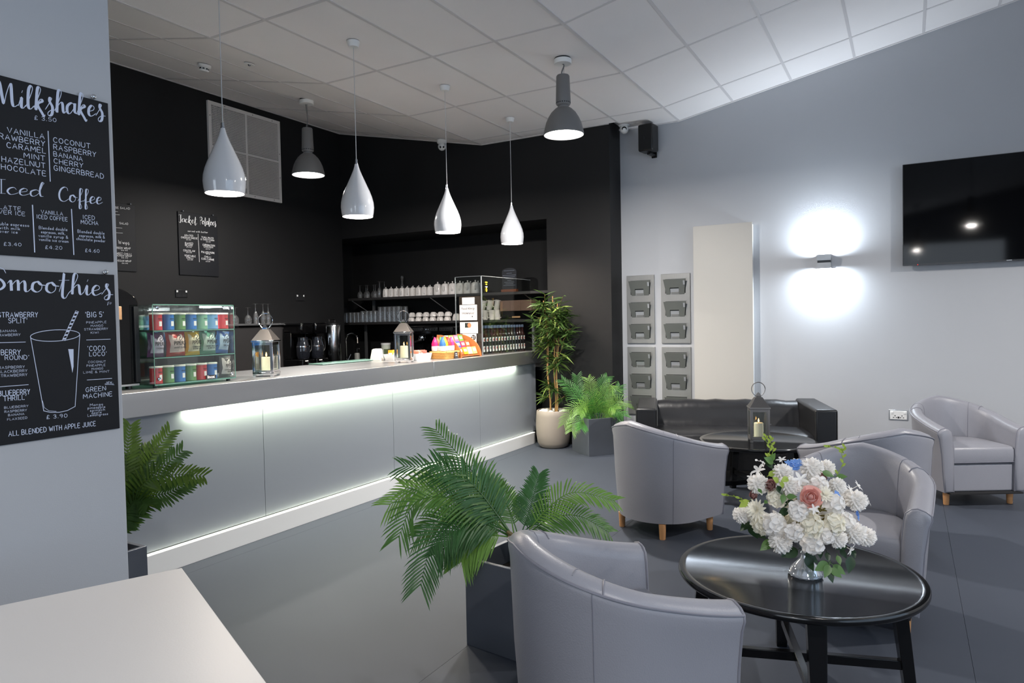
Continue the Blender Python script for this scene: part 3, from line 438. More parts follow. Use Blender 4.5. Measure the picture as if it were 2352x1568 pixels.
ws.box(4.0, 4.2, -6.6, -2.0, 0, 5.2).box(4.0, 4.2, 4.0, 7.9, 0, 5.2).box(4.0, 4.2, -2.0, 4.0, 0, .7).box(4.0, 4.2, -2.0, 4.0, 3.3, 5.2)
struct(ws.obj('wall_side', m_wall, smooth=0))
def window(name, p0, p1, along, n):
    # frame bars with glass between, p0/p1 opening corners
    m = MB(); t = .05
    L = p1[along]-p0[along]
    def bar(a0, a1, z0, z1, dd=.03):
        c = [0, 0]; k = 1-along
        lo = [0, 0]; hi = [0, 0]
        lo[along], hi[along] = a0, a1; lo[k], hi[k] = p0[k]-dd, p0[k]+dd
        m.box(lo[0], hi[0], lo[1], hi[1], z0, z1)
    bar(p0[along], p1[along], p0[2], p0[2]+t); bar(p0[along], p1[along], p1[2]-t, p1[2])
    for i in range(n+1):
        a = p0[along]+L*i/n; bar(a-t/2, a+t/2, p0[2], p1[2])
    w = struct(m.obj(name, m_white, smooth=0))
    for i in range(n):
        g = MB(); a0 = p0[along]+L*i/n+t/2; a1 = p0[along]+L*(i+1)/n-t/2; k = 1-along
        lo = [0, 0]; hi = [0, 0]; lo[along], hi[along] = a0, a1; lo[k], hi[k] = p0[k]-.004, p0[k]+.004
        g.box(lo[0], hi[0], lo[1], hi[1], p0[2]+t, p1[2]-t).obj('pane', m_glass, w, smooth=0)
window('window_1', (-5.4, -6.6, .7), (2.2, -6.6, 3.3), 0, 5)
window('window_2', (4.1, -2.0, .7), (4.1, 4.0, 3.3), 1, 4)
struct(MB().box(-2.925, 4.0, YG-.018, YG, 0, .115).box(-2.925, 4.0, YG-.012, YG, .115, .125).obj('baseboard_right', m_white, smooth=0))

# ------------------------------------------------------------------ ceiling
CE = MB()
CE.box(FX, MX, -6.7, 8.4, ZC+.05, ZC+.1)
CE.add([(-7.8, -6.7, zceil(-7.8)+.05), (FX, -6.7, ZC+.05), (FX, 8.4, ZC+.05), (-7.8, 8.4, zceil(-7.8)+.05)], [(0, 1, 2, 3)])
CE.add([(MX, -6.7, ZC+.05), (4.2, -6.7, zceil(4.2)+.05), (4.2, 8.4, zceil(4.2)+.05), (MX, 8.4, ZC+.05)], [(0, 1, 2, 3)])
CEIL = struct(CE.obj('ceiling', m_ceil, smooth=0))
aL, aR = math.radians(11.64), math.radians(10.86)
rows = [3.547+1.2133*j for j in range(-9, 5)]
_tile = {}
def tile(w, l):
    k = (round(w, 3), round(l, 3))
    if k not in _tile:
        g = .012
        _tile[k] = MB().box(g, w-g, g, l-g, .004, .02).mesh('ceiling_panel', m_ceil, 0)
    return _tile[k]
def put_tile(x, y, z, ry, w, l):
    o = bpy.data.objects.new('ceiling_panel', tile(w, l)); C.objects.link(o); o.parent = CEIL
    o.location = (x, y, z); o.rotation_euler = (0, ry, 0)
def runner(mb): mb.obj('grid_runner', m_grid, CEIL, smooth=0)
cols = []                                           # (x0, z0, tilt, width)
for i in range(4): cols.append((FX+.6*i, ZC, 0, .6))
for i in range(1, 5):
    w = .6
    cols.append((FX-.6*i*cos(aL), ZC+.6*i*sin(aL), aL, w))
for i in range(0, 11):
    if MX+.6*(i+1)*cos(aR) < 4.0: cols.append((MX+.6*i*cos(aR), ZC+.6*i*sin(aR), -aR, .6))
for x, z, ry, w in cols:
    lim = YB if x < -2.95 else YG
    for y in rows:
        if y < -6.5: y0 = -6.5
        else: y0 = y
        y1 = min(y+1.2133, lim)
        if y1-y0 < .1: continue
        put_tile(x, y0, z, ry, w, y1-y0)
for x, z, ry, w in cols + [(MX-.0001, ZC, 0, 0)]:
    lim = YB if x < -2.95 else YG
    M = T((x, 0, z), ry=ry if abs(x-FX) > .01 else 0)
    runner(MB().box(-.012, .012, -6.5, lim, 0, .02, M))
for y in rows[1:]:
    if y > YB: continue
    M = T((FX, 0, ZC), ry=aL); runner(MB().box(-2.42, 0, y-.012, y+.012, .0005, .02, M))
    runner(MB().box(FX, MX, y-.012, y+.012, ZC+.0005, ZC+.02))
    M = T((MX, 0, ZC), ry=-aR); runner(MB().box(0, 6.3, y-.012, y+.012, .0005, .02, M))
tr = MB()
M = T((FX, 0, ZC), ry=aL)
tr.box(-2.43, -2.40, -4, YB, -.004, .02, M).box(-2.43, 0, YB-.025, YB, -.004, .018, M)
tr.box(FX, -2.93, YB-.025, YB, ZC-.004, ZC+.018)
M = T((MX, 0, ZC), ry=-aR)
tr.box(0, 6.3, YG-.025, YG, -.004, .018, M).box(-.71, 0, YG-.025, YG, ZC-ZC-.004, .018, T((MX, 0, ZC)))
struct(tr.obj('trim_1', m_grid, smooth=0))

# ------------------------------------------------------------------ pendant lamps
m_shade = mat('white_lacquer', (226, 228, 232), 0.12, coat=0.6)
m_shadein = mat('shade_inner_white', (245, 240, 232), 0.6)
m_greyl = mat('grey_satin_metal', (122, 121, 121), 0.5, 0.2)
m_warm = mat('warm_diffuser', (255, 246, 232), 0.4, emit=9.0)
m_cool = mat('lamp_diffuser', (255, 252, 248), 0.4, emit=11.0)
m_cord = mat('white_cord', (205, 205, 205), 0.5)
def drop_pendant(y, label):
    x = -3.75; zt, zb = 2.742, 2.313
    t = thing('pendant_lamp', label, 'lamp', (x, y, zb), 0, 'white teardrop pendants over the counter')
    prof = [(.118, 0), (.124, .03), (.1285, .07), (.126, .11), (.115, .155), (.098, .20), (.080, .24), (.060, .285), (.042, .325), (.027, .362), (.018, .39), (.013, .412)]
    inn = [(.011, .405), (.024, .36), (.057, .28), (.095, .196), (.122, .11), (.124, .07), (.120, .03), (.115, .001)]
    MB().lathe(prof+inn[::1], 40, closed=True).obj('lamp_shade', m_shade, t, smooth=50)
    MB().lathe([(.0, .062), (.113, .06), (.117, .055), (.113, .05), (0, .048)], 32).obj('diffuser', m_warm, t)
    MB().lathe([(.0135, .408), (.0135, .418), (.010, .42), (.010, .445), (.005, .45), (.0, .45)], 16).obj('cord_grip', m_chrome, t)
    MB().cyl((0, 0, .44), (0, 0, zceil(x)-zb-.02), .0032, n=6).obj('cord', m_cord, t)
    zz = zceil(x)-zb
    MB().lathe([(.0, zz-.046), (.038, zz-.046), (.047, zz-.02), (.05, zz-.001), (0, zz-.001)], 24).obj('ceiling_rose', m_white, t)
    light('pendant_light', 'AREA', (0, 0, .04), 29, (1, .86, .72), .2, parent=t)
    return t
for k, y in enumerate((2.945, 4.167, 5.398, 6.62)):
    drop_pendant(y, ['white teardrop pendant lamp over the counter, nearest the blackboard pillar', 'white teardrop pendant lamp over the counter, second from the blackboard pillar', 'white teardrop pendant lamp over the counter, third from the blackboard pillar', 'white teardrop pendant lamp over the counter, farthest and nearest the bamboo'][k])
def bell_pendant(x, y, zb, label, power=100):
    t = thing('bell_pendant_lamp', label, 'lamp', (x, y, zb), 0, 'grey bell pendant lamps')
    zz = zceil(x)-zb
    outer = [(.170, 0), (.171, .012), (.163, .05), (.150, .10), (.130, .145), (.105, .185), (.075, .215), (.056, .228)]
    inner = [(.052, .222), (.1, .178), (.145, .095), (.158, .05), (.165, .012), (.166, .0)]
    MB().lathe(outer+inner, 40, closed=True).obj('lamp_shade', m_greyl, t, smooth=50)
    MB().lathe([(0, .012), (.164, .010), (.164, .004), (.0, -.004)], 36).obj('diffuser', m_cool, t)
    MB().lathe([(.0, .226), (.050, .226), (.052, .232), (.045, .236), (.045, .248), (.056, .252), (.062, .262), (.0625, .29), (.056, .49), (.05, .50), (0, .50)], 28).obj('gear_housing', m_greyl, t)
    vv = MB()
    for k in range(20):
        a = 2*PI*k/20; vv.cbox((0, 0, 0), (.004, .01, .008), T((.0605*cos(a), .0605*sin(a), .268), rz=a))
    tag(vv.obj('vent_slots', m_blk, t, smooth=0), kind='stuff')
    MB().tube(catmull([(0, 0, .495), (-.012, .005, .53), (.012, 0, .58), (-.01, 0, zz-.035)], 5), .006, 6).obj('cord', m_greyl, t)
    MB().cyl((.01, 0, .495), (.012, 0, zz-.03), .0018, n=5).obj('hanging_wire', m_greyl, t)
    MB().lathe([(0, zz-.045), (.07, zz-.045), (.074, zz-.04), (.074, zz-.008), (.0, zz-.008)], 28).obj('ceiling_rose', m_white, t)
    MB().lathe([(.0, zz-.012), (.068, zz-.012), (.068, zz+.012), (0, zz+.012)], 24).obj('mounting_plate', m_dkmetal, t)
    light('bell_light', 'AREA', (0, 0, -.012), power, (1, .95, .90), .14, parent=t)
    return t
bell_pendant(-2.525, 5.378, 3.035, 'large grey bell pendant lamp hanging over the lounge floor')
bell_pendant(-5.575, 5.44, 3.072, 'smaller looking grey bell pendant lamp beside the wall vent', 45)
for x, y, n, pw in ((1.0, .3, 'grey bell pendant lamp overhead just right of the camera', 50), (.2, -4.8, 'grey bell pendant lamp far behind the camera', 60), (2.3, 5.0, 'grey bell pendant lamp out of frame beyond the far tub chair', 110)):
    bell_pendant(x, y, 3.035, n, pw)
# ------------------------------------------------------------------ service counter
CT = 1.107; LX = -3.84
ctr = thing('service_counter', 'long bar counter with brushed steel worktop and lit grey front', 'counter', (0, 0, 0))
for a, b in ((1.62, 5.249), (5.251, YB-.002)):
    MB().box(-4.76, LX, a, b, CT-.142, CT).obj('worktop', m_steel, ctr, bevel=.003)
MB().box(-4.66, -3.94, 1.64, YB-.004, .135, CT-.142).obj('carcass', m_blk, ctr, smooth=0)
py = [1.64, 1.925, 3.335, 4.745, 6.163, YB-.004]
for a, b in zip(py[:-1], py[1:]):
    MB().box(-3.94, -3.922, a+.002, b-.002, .14, CT-.142).obj('fascia_panel', m_panel, ctr, smooth=0)
for a, b in ((1.64, 5.05), (5.052, 7.33)):
    MB().box(-4.5, -3.885, a, b, 0, .132).obj('kickboard', m_white, ctr, smooth=0, bevel=.002)
m_led = mat('led_strip', (244, 255, 236), .5, emit=5.0)
m_led2 = mat('led_strip_kick', (250, 255, 240), .5, emit=1.2)
MB().box(-3.912, -3.90, 2.72, 6.95, CT-.150, CT-.143).obj('led_strip', m_led, ctr, smooth=0)
MB().box(-3.92, -3.887, 1.7, 7.33, .132, .1345).obj('led_strip', m_led2, ctr, smooth=0)
light('counter_led', 'AREA', (-3.893, 4.83, CT-.153), 28, (.92, 1, .74), .02, 4.2, (0, math.radians(6), 0), parent=ctr)

# ------------------------------------------------------------------ black drinks machine by the pillar
t = thing('hot_drinks_machine', 'black arched hot drinks machine half hidden behind the blackboard pillar', 'machine', (-4.28, 2.32, CT))
arc = [(-.34, .03), (.235, .03), (.235, .52)] + [(.235-.36*(1-cos(a)), .52+.125*sin(a)) for a in [k*PI/2/8 for k in range(1, 9)]] + [(-.34, .645)]
MB().prism(arc, -.2, .2, Matrix(((0, 0, 1, 0), (1, 0, 0, 0), (0, 1, 0, 0), (0, 0, 0, 1)))).obj('body', m_blackg, t, bevel=.006)
MB().box(.2, .212, .20, .228, .04, .50).obj('side_trim', m_dkmetal, t)
MB().box(-.1, .21, -.3, .22, .02, .032).obj('drip_tray', m_steel, t)
MB().box(.2, .206, .02, .13, .42, .50).obj('wooden_plaque', m_wood, t, bevel=.01)
for sx in (-.15, .15):
    for sy in (-.28, .19): MB().lathe([(0, 0), (.02, 0), (.018, .03), (0, .03)], 12, T((sx, sy, 0))).obj('foot', m_blackp, t)

# ------------------------------------------------------------------ glass display cabinet with snacks
CX0, CX1, CY0, CY1 = -4.36, -3.965, 2.57, 3.155      # footprint
cab = thing('display_cabinet', 'glass countertop display cabinet full of crisps and snack tubes', 'cabinet', ((CX0+CX1)/2, (CY0+CY1)/2, CT))
hx, hy = (CX1-CX0)/2, (CY1-CY0)/2
for sx in (-1, 1):
    for sy in (-1, 1): MB().lathe([(0, 0), (.014, 0), (.014, .016), (0, .016)], 10, T((sx*(hx-.04), sy*(hy-.03), 0))).obj('foot', m_blackp, cab)
MB().box(-hx, hx, -hy, hy, .016, .024).obj('base_glass', m_glassg, cab, smooth=0)
MB().box(-hx, hx, -hy, hy, .504, .512).obj('top_glass', m_glass, cab, smooth=0)
for z in (.180, .345): MB().box(-hx+.01, hx-.03, -hy+.008, hy-.008, z, z+.006).obj('glass_shelf', m_glassg, cab, smooth=0)
MB().box(hx-.006, hx, -hy, hy, .024, .504).obj('front_glass', m_glass, cab, smooth=0)
for s in (-1, 1): MB().box(-hx, hx-.006, s*hy-(.006 if s > 0 else 0), s*hy+(.006 if s < 0 else 0), .024, .504).obj('side_glass', m_glass, cab, smooth=0)
MB().box(-hx, -hx+.004, -hy, hy, .024, .504).obj('sliding_door', m_glass, cab, smooth=0)
ed = MB()
for y in (-hy, hy-.004): ed.box(hx, hx+.0015, y, y+.004, .02, .512)
ed.box(hx, hx+.0015, -hy, hy, .506, .512).box(hx, hx+.0015, -hy, hy, .016, .024)
for z in (.180, .345): ed.box(hx, hx+.0015, -hy, hy, z, z+.006)
ed.obj('glass_edge', mat('glass_edge_green', (96, 138, 126), .15), cab, smooth=0)
for y, z in ((-hy+.03, .055), (hy-.035, .05), (-hy+.03, .49), (hy-.035, .49)):
    MB().lathe([(0, 0), (.011, 0), (.011, .008), (.0, .011)], 14, T((hx, y, z), ry=PI/2)).obj('glass_bolt', m_chrome, cab)
MB().box(hx+.0005, hx+.004, .06, .135, .028, .052).obj('maker_plate', m_blk, cab, smooth=0)
printed('lincat', .026, m_inkw, cab, plane_M((hx+.0045, .0975, .040), (0, 1, 0), (0, 0, 1)), bold=.0006)
MB().box(.02, .15, .16, .235, .496, .503).obj('cabinet_lamp', mat('cabinet_led', (240, 248, 255), .5, emit=9), cab, smooth=0)
light('cabinet_light', 'AREA', (.08, .19, .49), 5, (.92, .97, 1), .1, .12, parent=cab)

def can(col, dark, label, y, z, x=-4.05, group=None, ang=0):
    t = thing('snack_tube', label, 'snack tube', (x, y, z), ang, group)
    MB().lathe([(.0, .0), (.036, 0), (.0375, .003), (.0365, .006), (.0365, .098), (.0, .098)], 24).obj('tube', mat('tube_%d_%d_%d' % col, col, .3, coat=.3), t)
    MB().lathe([(.0, .097), (.0385, .097), (.0385, .105), (.036, .107), (0, .107)], 24).obj('lid', mat('translucent_lid', (226, 226, 220), .4), t)
    # printed band, lettering and bar code panel on the curved side
    def patch(a0, a1, z0, z1, m, nm):
        mb = MB(); n = 6; vs = []
        for i in range(n+1):
            a = a0+(a1-a0)*i/n
            vs += [(.0369*cos(a), .0369*sin(a), z0), (.0369*cos(a), .0369*sin(a), z1)]
        mb.add(vs, [(2*i, 2*i+2, 2*i+3, 2*i+1) for i in range(n)]); mb.obj(nm, m, t, smooth=60)
    patch(-.75, -.15, .025, .055, m_paper, 'barcode_panel'); patch(-.9, .0, .066, .074, mat('print_%d_%d_%d' % dark, dark, .5), 'printed_band')
    patch(.25, .95, .030, .045, mat('print_red', (200, 40, 44), .5), 'logo_band')
    return t
RED, BLU, GRN = (190, 48, 52), (44, 112, 186), (96, 142, 84)
LG, LB = (120, 170, 142), (112, 160, 206)
top = [(RED, 'red'), (BLU, 'blue'), (GRN, 'green'), (BLU, 'blue'), (LG, 'pale green'), (LB, 'light blue'), (RED, 'red')]
zt = CT+.352
for k, (c, n) in enumerate(top):
    can(c, tuple(int(v*.6) for v in c), '%s snack tube on top cabinet shelf, %s from the left' % (n, ORD[k]), CY0+.050+k*.0795, zt, -4.01, 'snack tubes on the top cabinet shelf', .7)
bot = [(RED, 'red'), (GRN, 'green'), (BLU, 'blue'), (GRN, 'green'), (RED, 'red'), (BLU, 'blue')]
for k, (c, n) in enumerate(bot):
    can(c, tuple(int(v*.6) for v in c), '%s snack tube on cabinet floor, %s from the left' % (n, ORD[k]), CY0+.047+k*.078, CT+.0245, -4.02, 'snack tubes on the cabinet floor', .7)

def crisp_bag(col, name, flav, y, z, w, h, x=-4.03, tilt=0, label=None, pale=None):
    t = thing('crisp_bag', label, 'crisp bag', (x, y, z), 0, 'bags of crisps in the glass cabinet')
    n, mm = 10, 12; vs = []; fs = []; w *= .94
    rnd = random.Random(hash(flav) % 100)
    def P(i, j, side):
        u = i/n*2-1; v = j/mm
        puff = .045*max(0, (1-abs(u)**2.6))*max(0, math.sin(PI*min(1, max(0, v))))**.6
        puff += .003*sin(7*u+3*v*5+flavs)*max(0, math.sin(PI*v))
        ww = w/2*(1-.08*math.sin(PI*v)+.05*abs(2*v-1))
        return (side*puff, u*ww, v*h)
    flavs = len(flav)
    for side in (1, -1):
        o = len(vs)
        for j in range(mm+1):
            for i in range(n+1): vs.append(P(i, j, side))
        for j in range(mm):
            for i in range(n): fs.append((o+j*(n+1)+i, o+j*(n+1)+i+1, o+(j+1)*(n+1)+i+1, o+(j+1)*(n+1)+i))
    M = T((0, 0, 0), rx=tilt)
    MB().add(vs, fs, M).obj('bag', mat('foil_%d_%d_%d' % col, col, .32, coat=.2), t, smooth=70)
    # pale printed face patch
    vs = []; fs = []
    pc = pale or tuple(min(255, int(c*.25+190)) for c in col)
    a0, a1, b0, b1 = 1, n-1, 2, mm-2
    for j in range(b0, b1+1):
        for i in range(a0, a1+1):
            p = P(i, j, 1); k = 0
            # wavy top
            zz = p[2] if j < b1 else p[2]+.012*sin(i*1.2)
            vs.append((p[0]+.0014, p[1], zz))
    ww = a1-a0+1
    for j in range(b1-b0):
        for i in range(ww-1): fs.append((j*ww+i, j*ww+i+1, (j+1)*ww+i+1, (j+1)*ww+i))
    MB().add(vs, fs, M).obj('printed_face', mat('pale_%d_%d_%d' % pc, pc, .4), t, smooth=70)
    Ml = M @ plane_M((.049, 0, h*.54), (0, 1, 0), (0, 0, 1))
    printed('PIPERS', .034, m_blk, t, Ml, bold=.0008, width=w*.62)
    for q, ln in enumerate(flav.split('\n')):
        printed(ln, .013, m_blk, t, M @ plane_M((.0485, 0, h*.36-q*.013), (0, 1, 0), (0, 0, 1)), bold=.0003)
    # little piper-like squiggle above the name
    mb = MB(); ribbon(mb, [tuple(q)[:2] for q in catmull([(-.022, .0, 0), (-.014, .02, 0), (.0, .024, 0), (.006, .012, 0), (-.004, .006, 0), (.002, -.006, 0), (.014, 0, 0), (.02, .014, 0)], 4)], .004, lambda a, b: M @ Vector((.0485, a, h*.70+b)))
    mb.obj('emblem', m_blk, t, smooth=0, fix=False)
    return t
zb = CT+.1872
crisp_bag((96, 52, 96), '', 'CHORIZO', CY0+.055, zb, .115, .15, -4.03, -.03, 'purple crisp bag on middle cabinet shelf, leftmost', (206, 198, 214))
crisp_bag((178, 44, 40), '', 'SWEET CHILLI', CY0+.185, zb, .138, .152, -4.02, .03, 'red sweet chilli crisp bag on middle cabinet shelf', (222, 200, 190))
crisp_bag((214, 168, 32), '', 'CHEDDAR\n& ONION', CY0+.302, zb, .110, .152, -4.02, 0, 'yellow crisp bag in the centre of the cabinet', (224, 218, 186))
crisp_bag((92, 148, 126), '', 'CIDER VINEGAR\n& SEA SALT', CY0+.415, zb, .126, .152, -4.02, 0, 'green vinegar crisp bag on middle cabinet shelf', (190, 212, 202))
crisp_bag((52, 104, 176), '', 'SEA SALT', CY0+.522, zb, .100, .15, -4.02, -.1, 'blue sea salt crisp bag, rightmost on middle cabinet shelf', (178, 200, 222))
crisp_bag((86, 84, 84), '', 'LONGHORN\nBEEF', CY0+.535, CT+.0245, .095, .145, -4.015, -.04, 'grey beef crisp bag standing on cabinet floor at right', (214, 208, 204))

# ------------------------------------------------------------------ candle lanterns
m_wax = mat('candle_wax', (240, 232, 206), .5, sss=.2)
m_flame = mat('flame', (255, 196, 110), .5, emit=14, ecol=(255, 186, 96))
def lantern(loc, rz, w, h, label, m=m_chrome, group='steel lanterns with a lit candle', knob=False):
    # w body width, h body height to the eaves
    t = thing('candle_lantern', label, 'lantern', loc, rz, group)
    r = w/2; b = .016
    for sx in (-1, 1):
        for sy in (-1, 1):
            MB().cbox((sx*(r-.012), sy*(r-.012), .010), (.02, .02, .02)).obj('foot', m, t)
            MB().cbox((sx*(r-.008), sy*(r-.008), (h+.02)/2), (b, b, h-.02)).obj('corner_post', m, t, bevel=.002)
    MB().box(-r, r, -r, r, .018, .034).obj('base_plate', m, t, bevel=.002)
    for k in range(4):
        MM = T((0, 0, 0), rz=k*PI/2)
        MB().box(-r+.016, r-.016, r-.014, r-.002, .034, .046, MM).box(-r+.016, r-.016, r-.014, r-.002, h-.03, h-.008, MM).box(-r+.016, -r+.022, r-.012, r-.004, .046, h-.03, MM).box(r-.022, r-.016, r-.012, r-.004, .046, h-.03, MM).obj('side_frame', m, t, smooth=0)
        MB().box(-r+.02, r-.02, r-.009, r-.007, .04, h-.02, MM).obj('glass_pane', m_glass, t, smooth=0)
    MB().box(-r-.006, r+.006, -r-.006, r+.006, h-.008, h+.004).obj('eaves', m, t, bevel=.002)
    q = .3*w; hh = h+.55*w
    MB().add([(-r-.003, -r-.003, h+.004), (r+.003, -r-.003, h+.004), (r+.003, r+.003, h+.004), (-r-.003, r+.003, h+.004), (-q*.62, -q*.62, hh), (q*.62, -q*.62, hh), (q*.62, q*.62, hh), (-q*.62, q*.62, hh)],
             [(0, 3, 2, 1), (4, 5, 6, 7), (0, 1, 5, 4), (1, 2, 6, 5), (2, 3, 7, 6), (3, 0, 4, 7)]).obj('roof', mat('lantern_roof', (100, 98, 97), .3, .8), t, smooth=0, bevel=.002)
    MB().lathe([(0, hh), (q*.55, hh), (q*.6, hh+.012), (q*.3, hh+.03), (.0, hh+.038)], 4, T(rz=PI/4)).obj('finial', m, t, smooth=0)
    R_ = .27*w+.012
    ring = [(R_*cos(a), 0, hh+.062+R_*1.05*sin(a)) for a in [k*PI/14 for k in range(15)]]
    pts = [(q*.5, 0, hh+.008), (R_*.85, 0, hh+.035)] + ring + [(-R_*.85, 0, hh+.035), (-q*.5, 0, hh+.008)]
    MB().tube(catmull(pts, 2), .0035, 7).obj('carry_ring', m, t)
    rc = .036 if w > .14 else .034; hc = h*.62-.02
    MB().lathe([(0, .0345), (rc, .0345), (rc, hc-.003), (rc-.004, hc), (rc*.5, hc-.004), (0, hc-.006)], 24).obj('candle', m_wax, t)
    MB().cyl((0, 0, hc-.006), (0, 0, hc+.006), .0012, n=5).obj('wick', m_blk, t)
    MB().lathe([(0, hc+.002), (.004, hc+.007), (.0055, hc+.014), (.003, hc+.026), (0, hc+.036)], 12).obj('candle_flame', m_flame, t)
    if knob: MB().cyl((r, -r*.2, h*.5), (r+.018, -r*.2, h*.5), .004).obj('door_knob', m, t)
    return t
lantern((-4.06, 3.50, CT), .50, .150, .258, 'chrome candle lantern on the counter beside the glass cabinet')
lantern((-4.07, 5.105, CT), .45, .150, .282, 'chrome candle lantern on the counter in front of the snack trays')

# ------------------------------------------------------------------ things on the counter, middle and far end
t = thing('chopping_board', 'pale green glass board lying at the back of the counter', 'board', (-4.66, 4.95, CT+.001), 0)
MB().box(-.09, .09, -.38, .38, .004, .012).obj('glass_plate', mat('frosted_green_glass', (128, 168, 156), .2), t, bevel=.003)
for sy in (-.3, .3): MB().cbox((0, sy, .002), (.1, .02, .004)).obj('rubber_foot', m_blackp, t)

t = thing('napkin_block', 'white wedge shaped menu holder on counter beside the trays', 'holder', (-4.57, 5.30, CT), .35)
MB().prism([(-.055, 0), (.055, 0), (.042, .11), (-.03, .11)], -.05, .05, T(rx=PI/2)).obj('holder_body', mat('cream_plastic', (224, 221, 212), .5), t, bevel=.003)
MB().box(-.022, .034, -.045, .045, .11, .116).obj('top_card', m_paper, t)

m_tray = mat('white_ceramic_tray', (236, 236, 236), .25)
def tray(loc, rz, lx, ly, h, label):
    t = thing('serving_tray', label, 'tray', loc, rz)
    L0 = rrect(-lx*.44, lx*.44, -ly*.42, ly*.42, .02); L1 = rrect(-lx/2, lx/2, -ly/2, ly/2, .025); L2 = rrect(-lx/2+.008, lx/2-.008, -ly/2+.008, ly/2-.008, .02); L3 = rrect(-lx*.43, lx*.43, -ly*.41, ly*.41, .018)
    MB().loft([[(x, y, 0) for x, y in L0], [(x, y, h) for x, y in L1], [(x, y, h) for x, y in L2], [(x, y, .012) for x, y in L3]]).obj('dish', m_tray, t, smooth=50)
    return t
tray((-4.41, 5.42, CT), -.1, .17, .24, .06, 'white dish with yellow packets behind the far counter lantern')
tray((-4.19, 5.48, CT), -.08, .17, .245, .065, 'white dish of pink wrapped snacks right of the counter lantern')
def packet(loc, size, col, rz, tilt, label, cat='packet', group='wrapped snacks in the white dishes', name='snack_packet'):
    sx, sy, sz = size
    vs = []; fs = []; n = 6
    for side in (1, -1):
        o = len(vs)
        for j in range(n+1):
            for i in range(n+1):
                u = i/n*2-1; v = j/n*2-1
                p = sz*(max(0, 1-u**4)*max(0, 1-v**4))**.6
                vs.append((u*sx/2, side*p/2+.002*sin(5*u+4*v), (v+1)*sy/2))
        for j in range(n):
            for i in range(n): fs.append((o+j*(n+1)+i, o+j*(n+1)+i+1, o+(j+1)*(n+1)+i+1, o+(j+1)*(n+1)+i))
    t = thing(name, label, cat, loc, rz, group)
    M = T(rx=tilt)
    MB().add(vs, fs, M).obj('wrapper', mat('wrap_%d_%d_%d' % col, col, .35, coat=.2, noise=.25, nscale=60), t, smooth=70)
    MB().box(-sx*.3, sx*.3, -sz/2-.0025, -sz/2-.001, sy*.3, sy*.65, M).obj('printed_label', m_paper, t, smooth=0)
    return t
yc = [(-4.43, 5.34), (-4.40, 5.38), (-4.38, 5.42), (-4.42, 5.46), (-4.38, 5.49), (-4.40, 5.51)]
for k, (x, y) in enumerate(yc):
    packet((x, y, CT+.018), (.06, .085, .016), (236, 150+8*(k % 3), 34), .3+k*.5, .25*((k % 3)-1), '%s orange yellow packet in the dish behind the lantern' % ORD[k].capitalize())
for k in range(9):
    y = 5.395+(k % 5)*.043; x = -4.215+.055*(k//5)
    packet((x, y, CT+.016), (.062, .080, .018), (206-6*(k % 3), 112+12*(k % 2), 98), .9+.3*sin(k*2.1), .35*sin(k*1.7), '%s pink wrapped snack in the white dish' % ORD[k].capitalize())
t = thing('wicker_basket', 'golden wicker basket holding bright bags of sweets', 'basket', (-4.05, 5.73, CT), 0)
for z in range(5):
    L = [(x*(1+.03*z), y*(1+.03*z), .008+z*.014) for x, y in rrect(-.095, .095, -.11, .11, .03)]
    MB().tube(L, .0075, 6, closed=True).obj('woven_band', mat('wicker', (206, 152, 82), .6, noise=.3, nscale=90), t)
MB().box(-.09, .09, -.105, .105, .001, .008).obj('basket_base', mat('wicker', (206, 152, 82)), t)
st = MB()
for x, y in rrect(-.098, .098, -.113, .113, .03, 5): st.cyl((x*.96, y*.96, .0), (x*1.06, y*1.06, .07), .004, n=5)
tag(st.obj('basket_stakes', mat('wicker', (206, 152, 82)), t), kind='stuff')
MB().box(-.105, .105, -.12, .12, .072, .076).obj('serving_board', mat('pale_wicker', (222, 176, 110), .5), t)
bags = [(-4.11, 5.645, (196, 40, 110), 'magenta topped'), (-4.02, 5.65, (58, 110, 170), 'blue grey'), (-4.12, 5.70, (140, 90, 60), 'brown'), (-4.03, 5.705, (240, 190, 40), 'yellow topped'), (-4.12, 5.757, (92, 160, 90), 'green topped'), (-4.03, 5.76, (226, 60, 60), 'red topped'), (-4.12, 5.813, (48, 130, 220), 'bright blue topped'), (-4.03, 5.815, (190, 56, 130), 'pink topped')]
for k, (x, y, c, n) in enumerate(bags):
    t = thing('sweet_bag', '%s bag of sweets in front of the wooden card rack' % n, 'sweet bag', (x, y, CT+.077), 0, 'bags of sweets in the basket')
    MB().lathe([(0, 0), (.034, .004), (.038, .03), (.034, .07), (.022, .09)], 14, T(sc=(1, .68, 1))).obj('clear_bag', mat('pale_bag', (226, 214, 216), .3, noise=.3, nscale=50), t, smooth=60)
    MB().lathe([(.036, .05), (.037, .072), (.027, .10), (.012, .128), (.009, .14), (0, .142)], 12, T(sc=(1, .69, 1))).obj('coloured_top', mat('bagtop_%d_%d_%d' % c, c, .35, coat=.3), t, smooth=60)
t = thing('price_tag', 'small black price tag leaning on the wicker basket', 'tag', (-3.93, 5.76, CT), 0)
MB().box(-.004, .004, -.026, .026, 0, .07, T(ry=-.15)).obj('tag_card', mat('slate_tag', (60, 58, 60), .5), t)
for z in (.045, .028): MB().box(.0042, .005, -.014, .014, z, z+.006, T(ry=-.15)).obj('lettering', m_inkw, t, smooth=0)

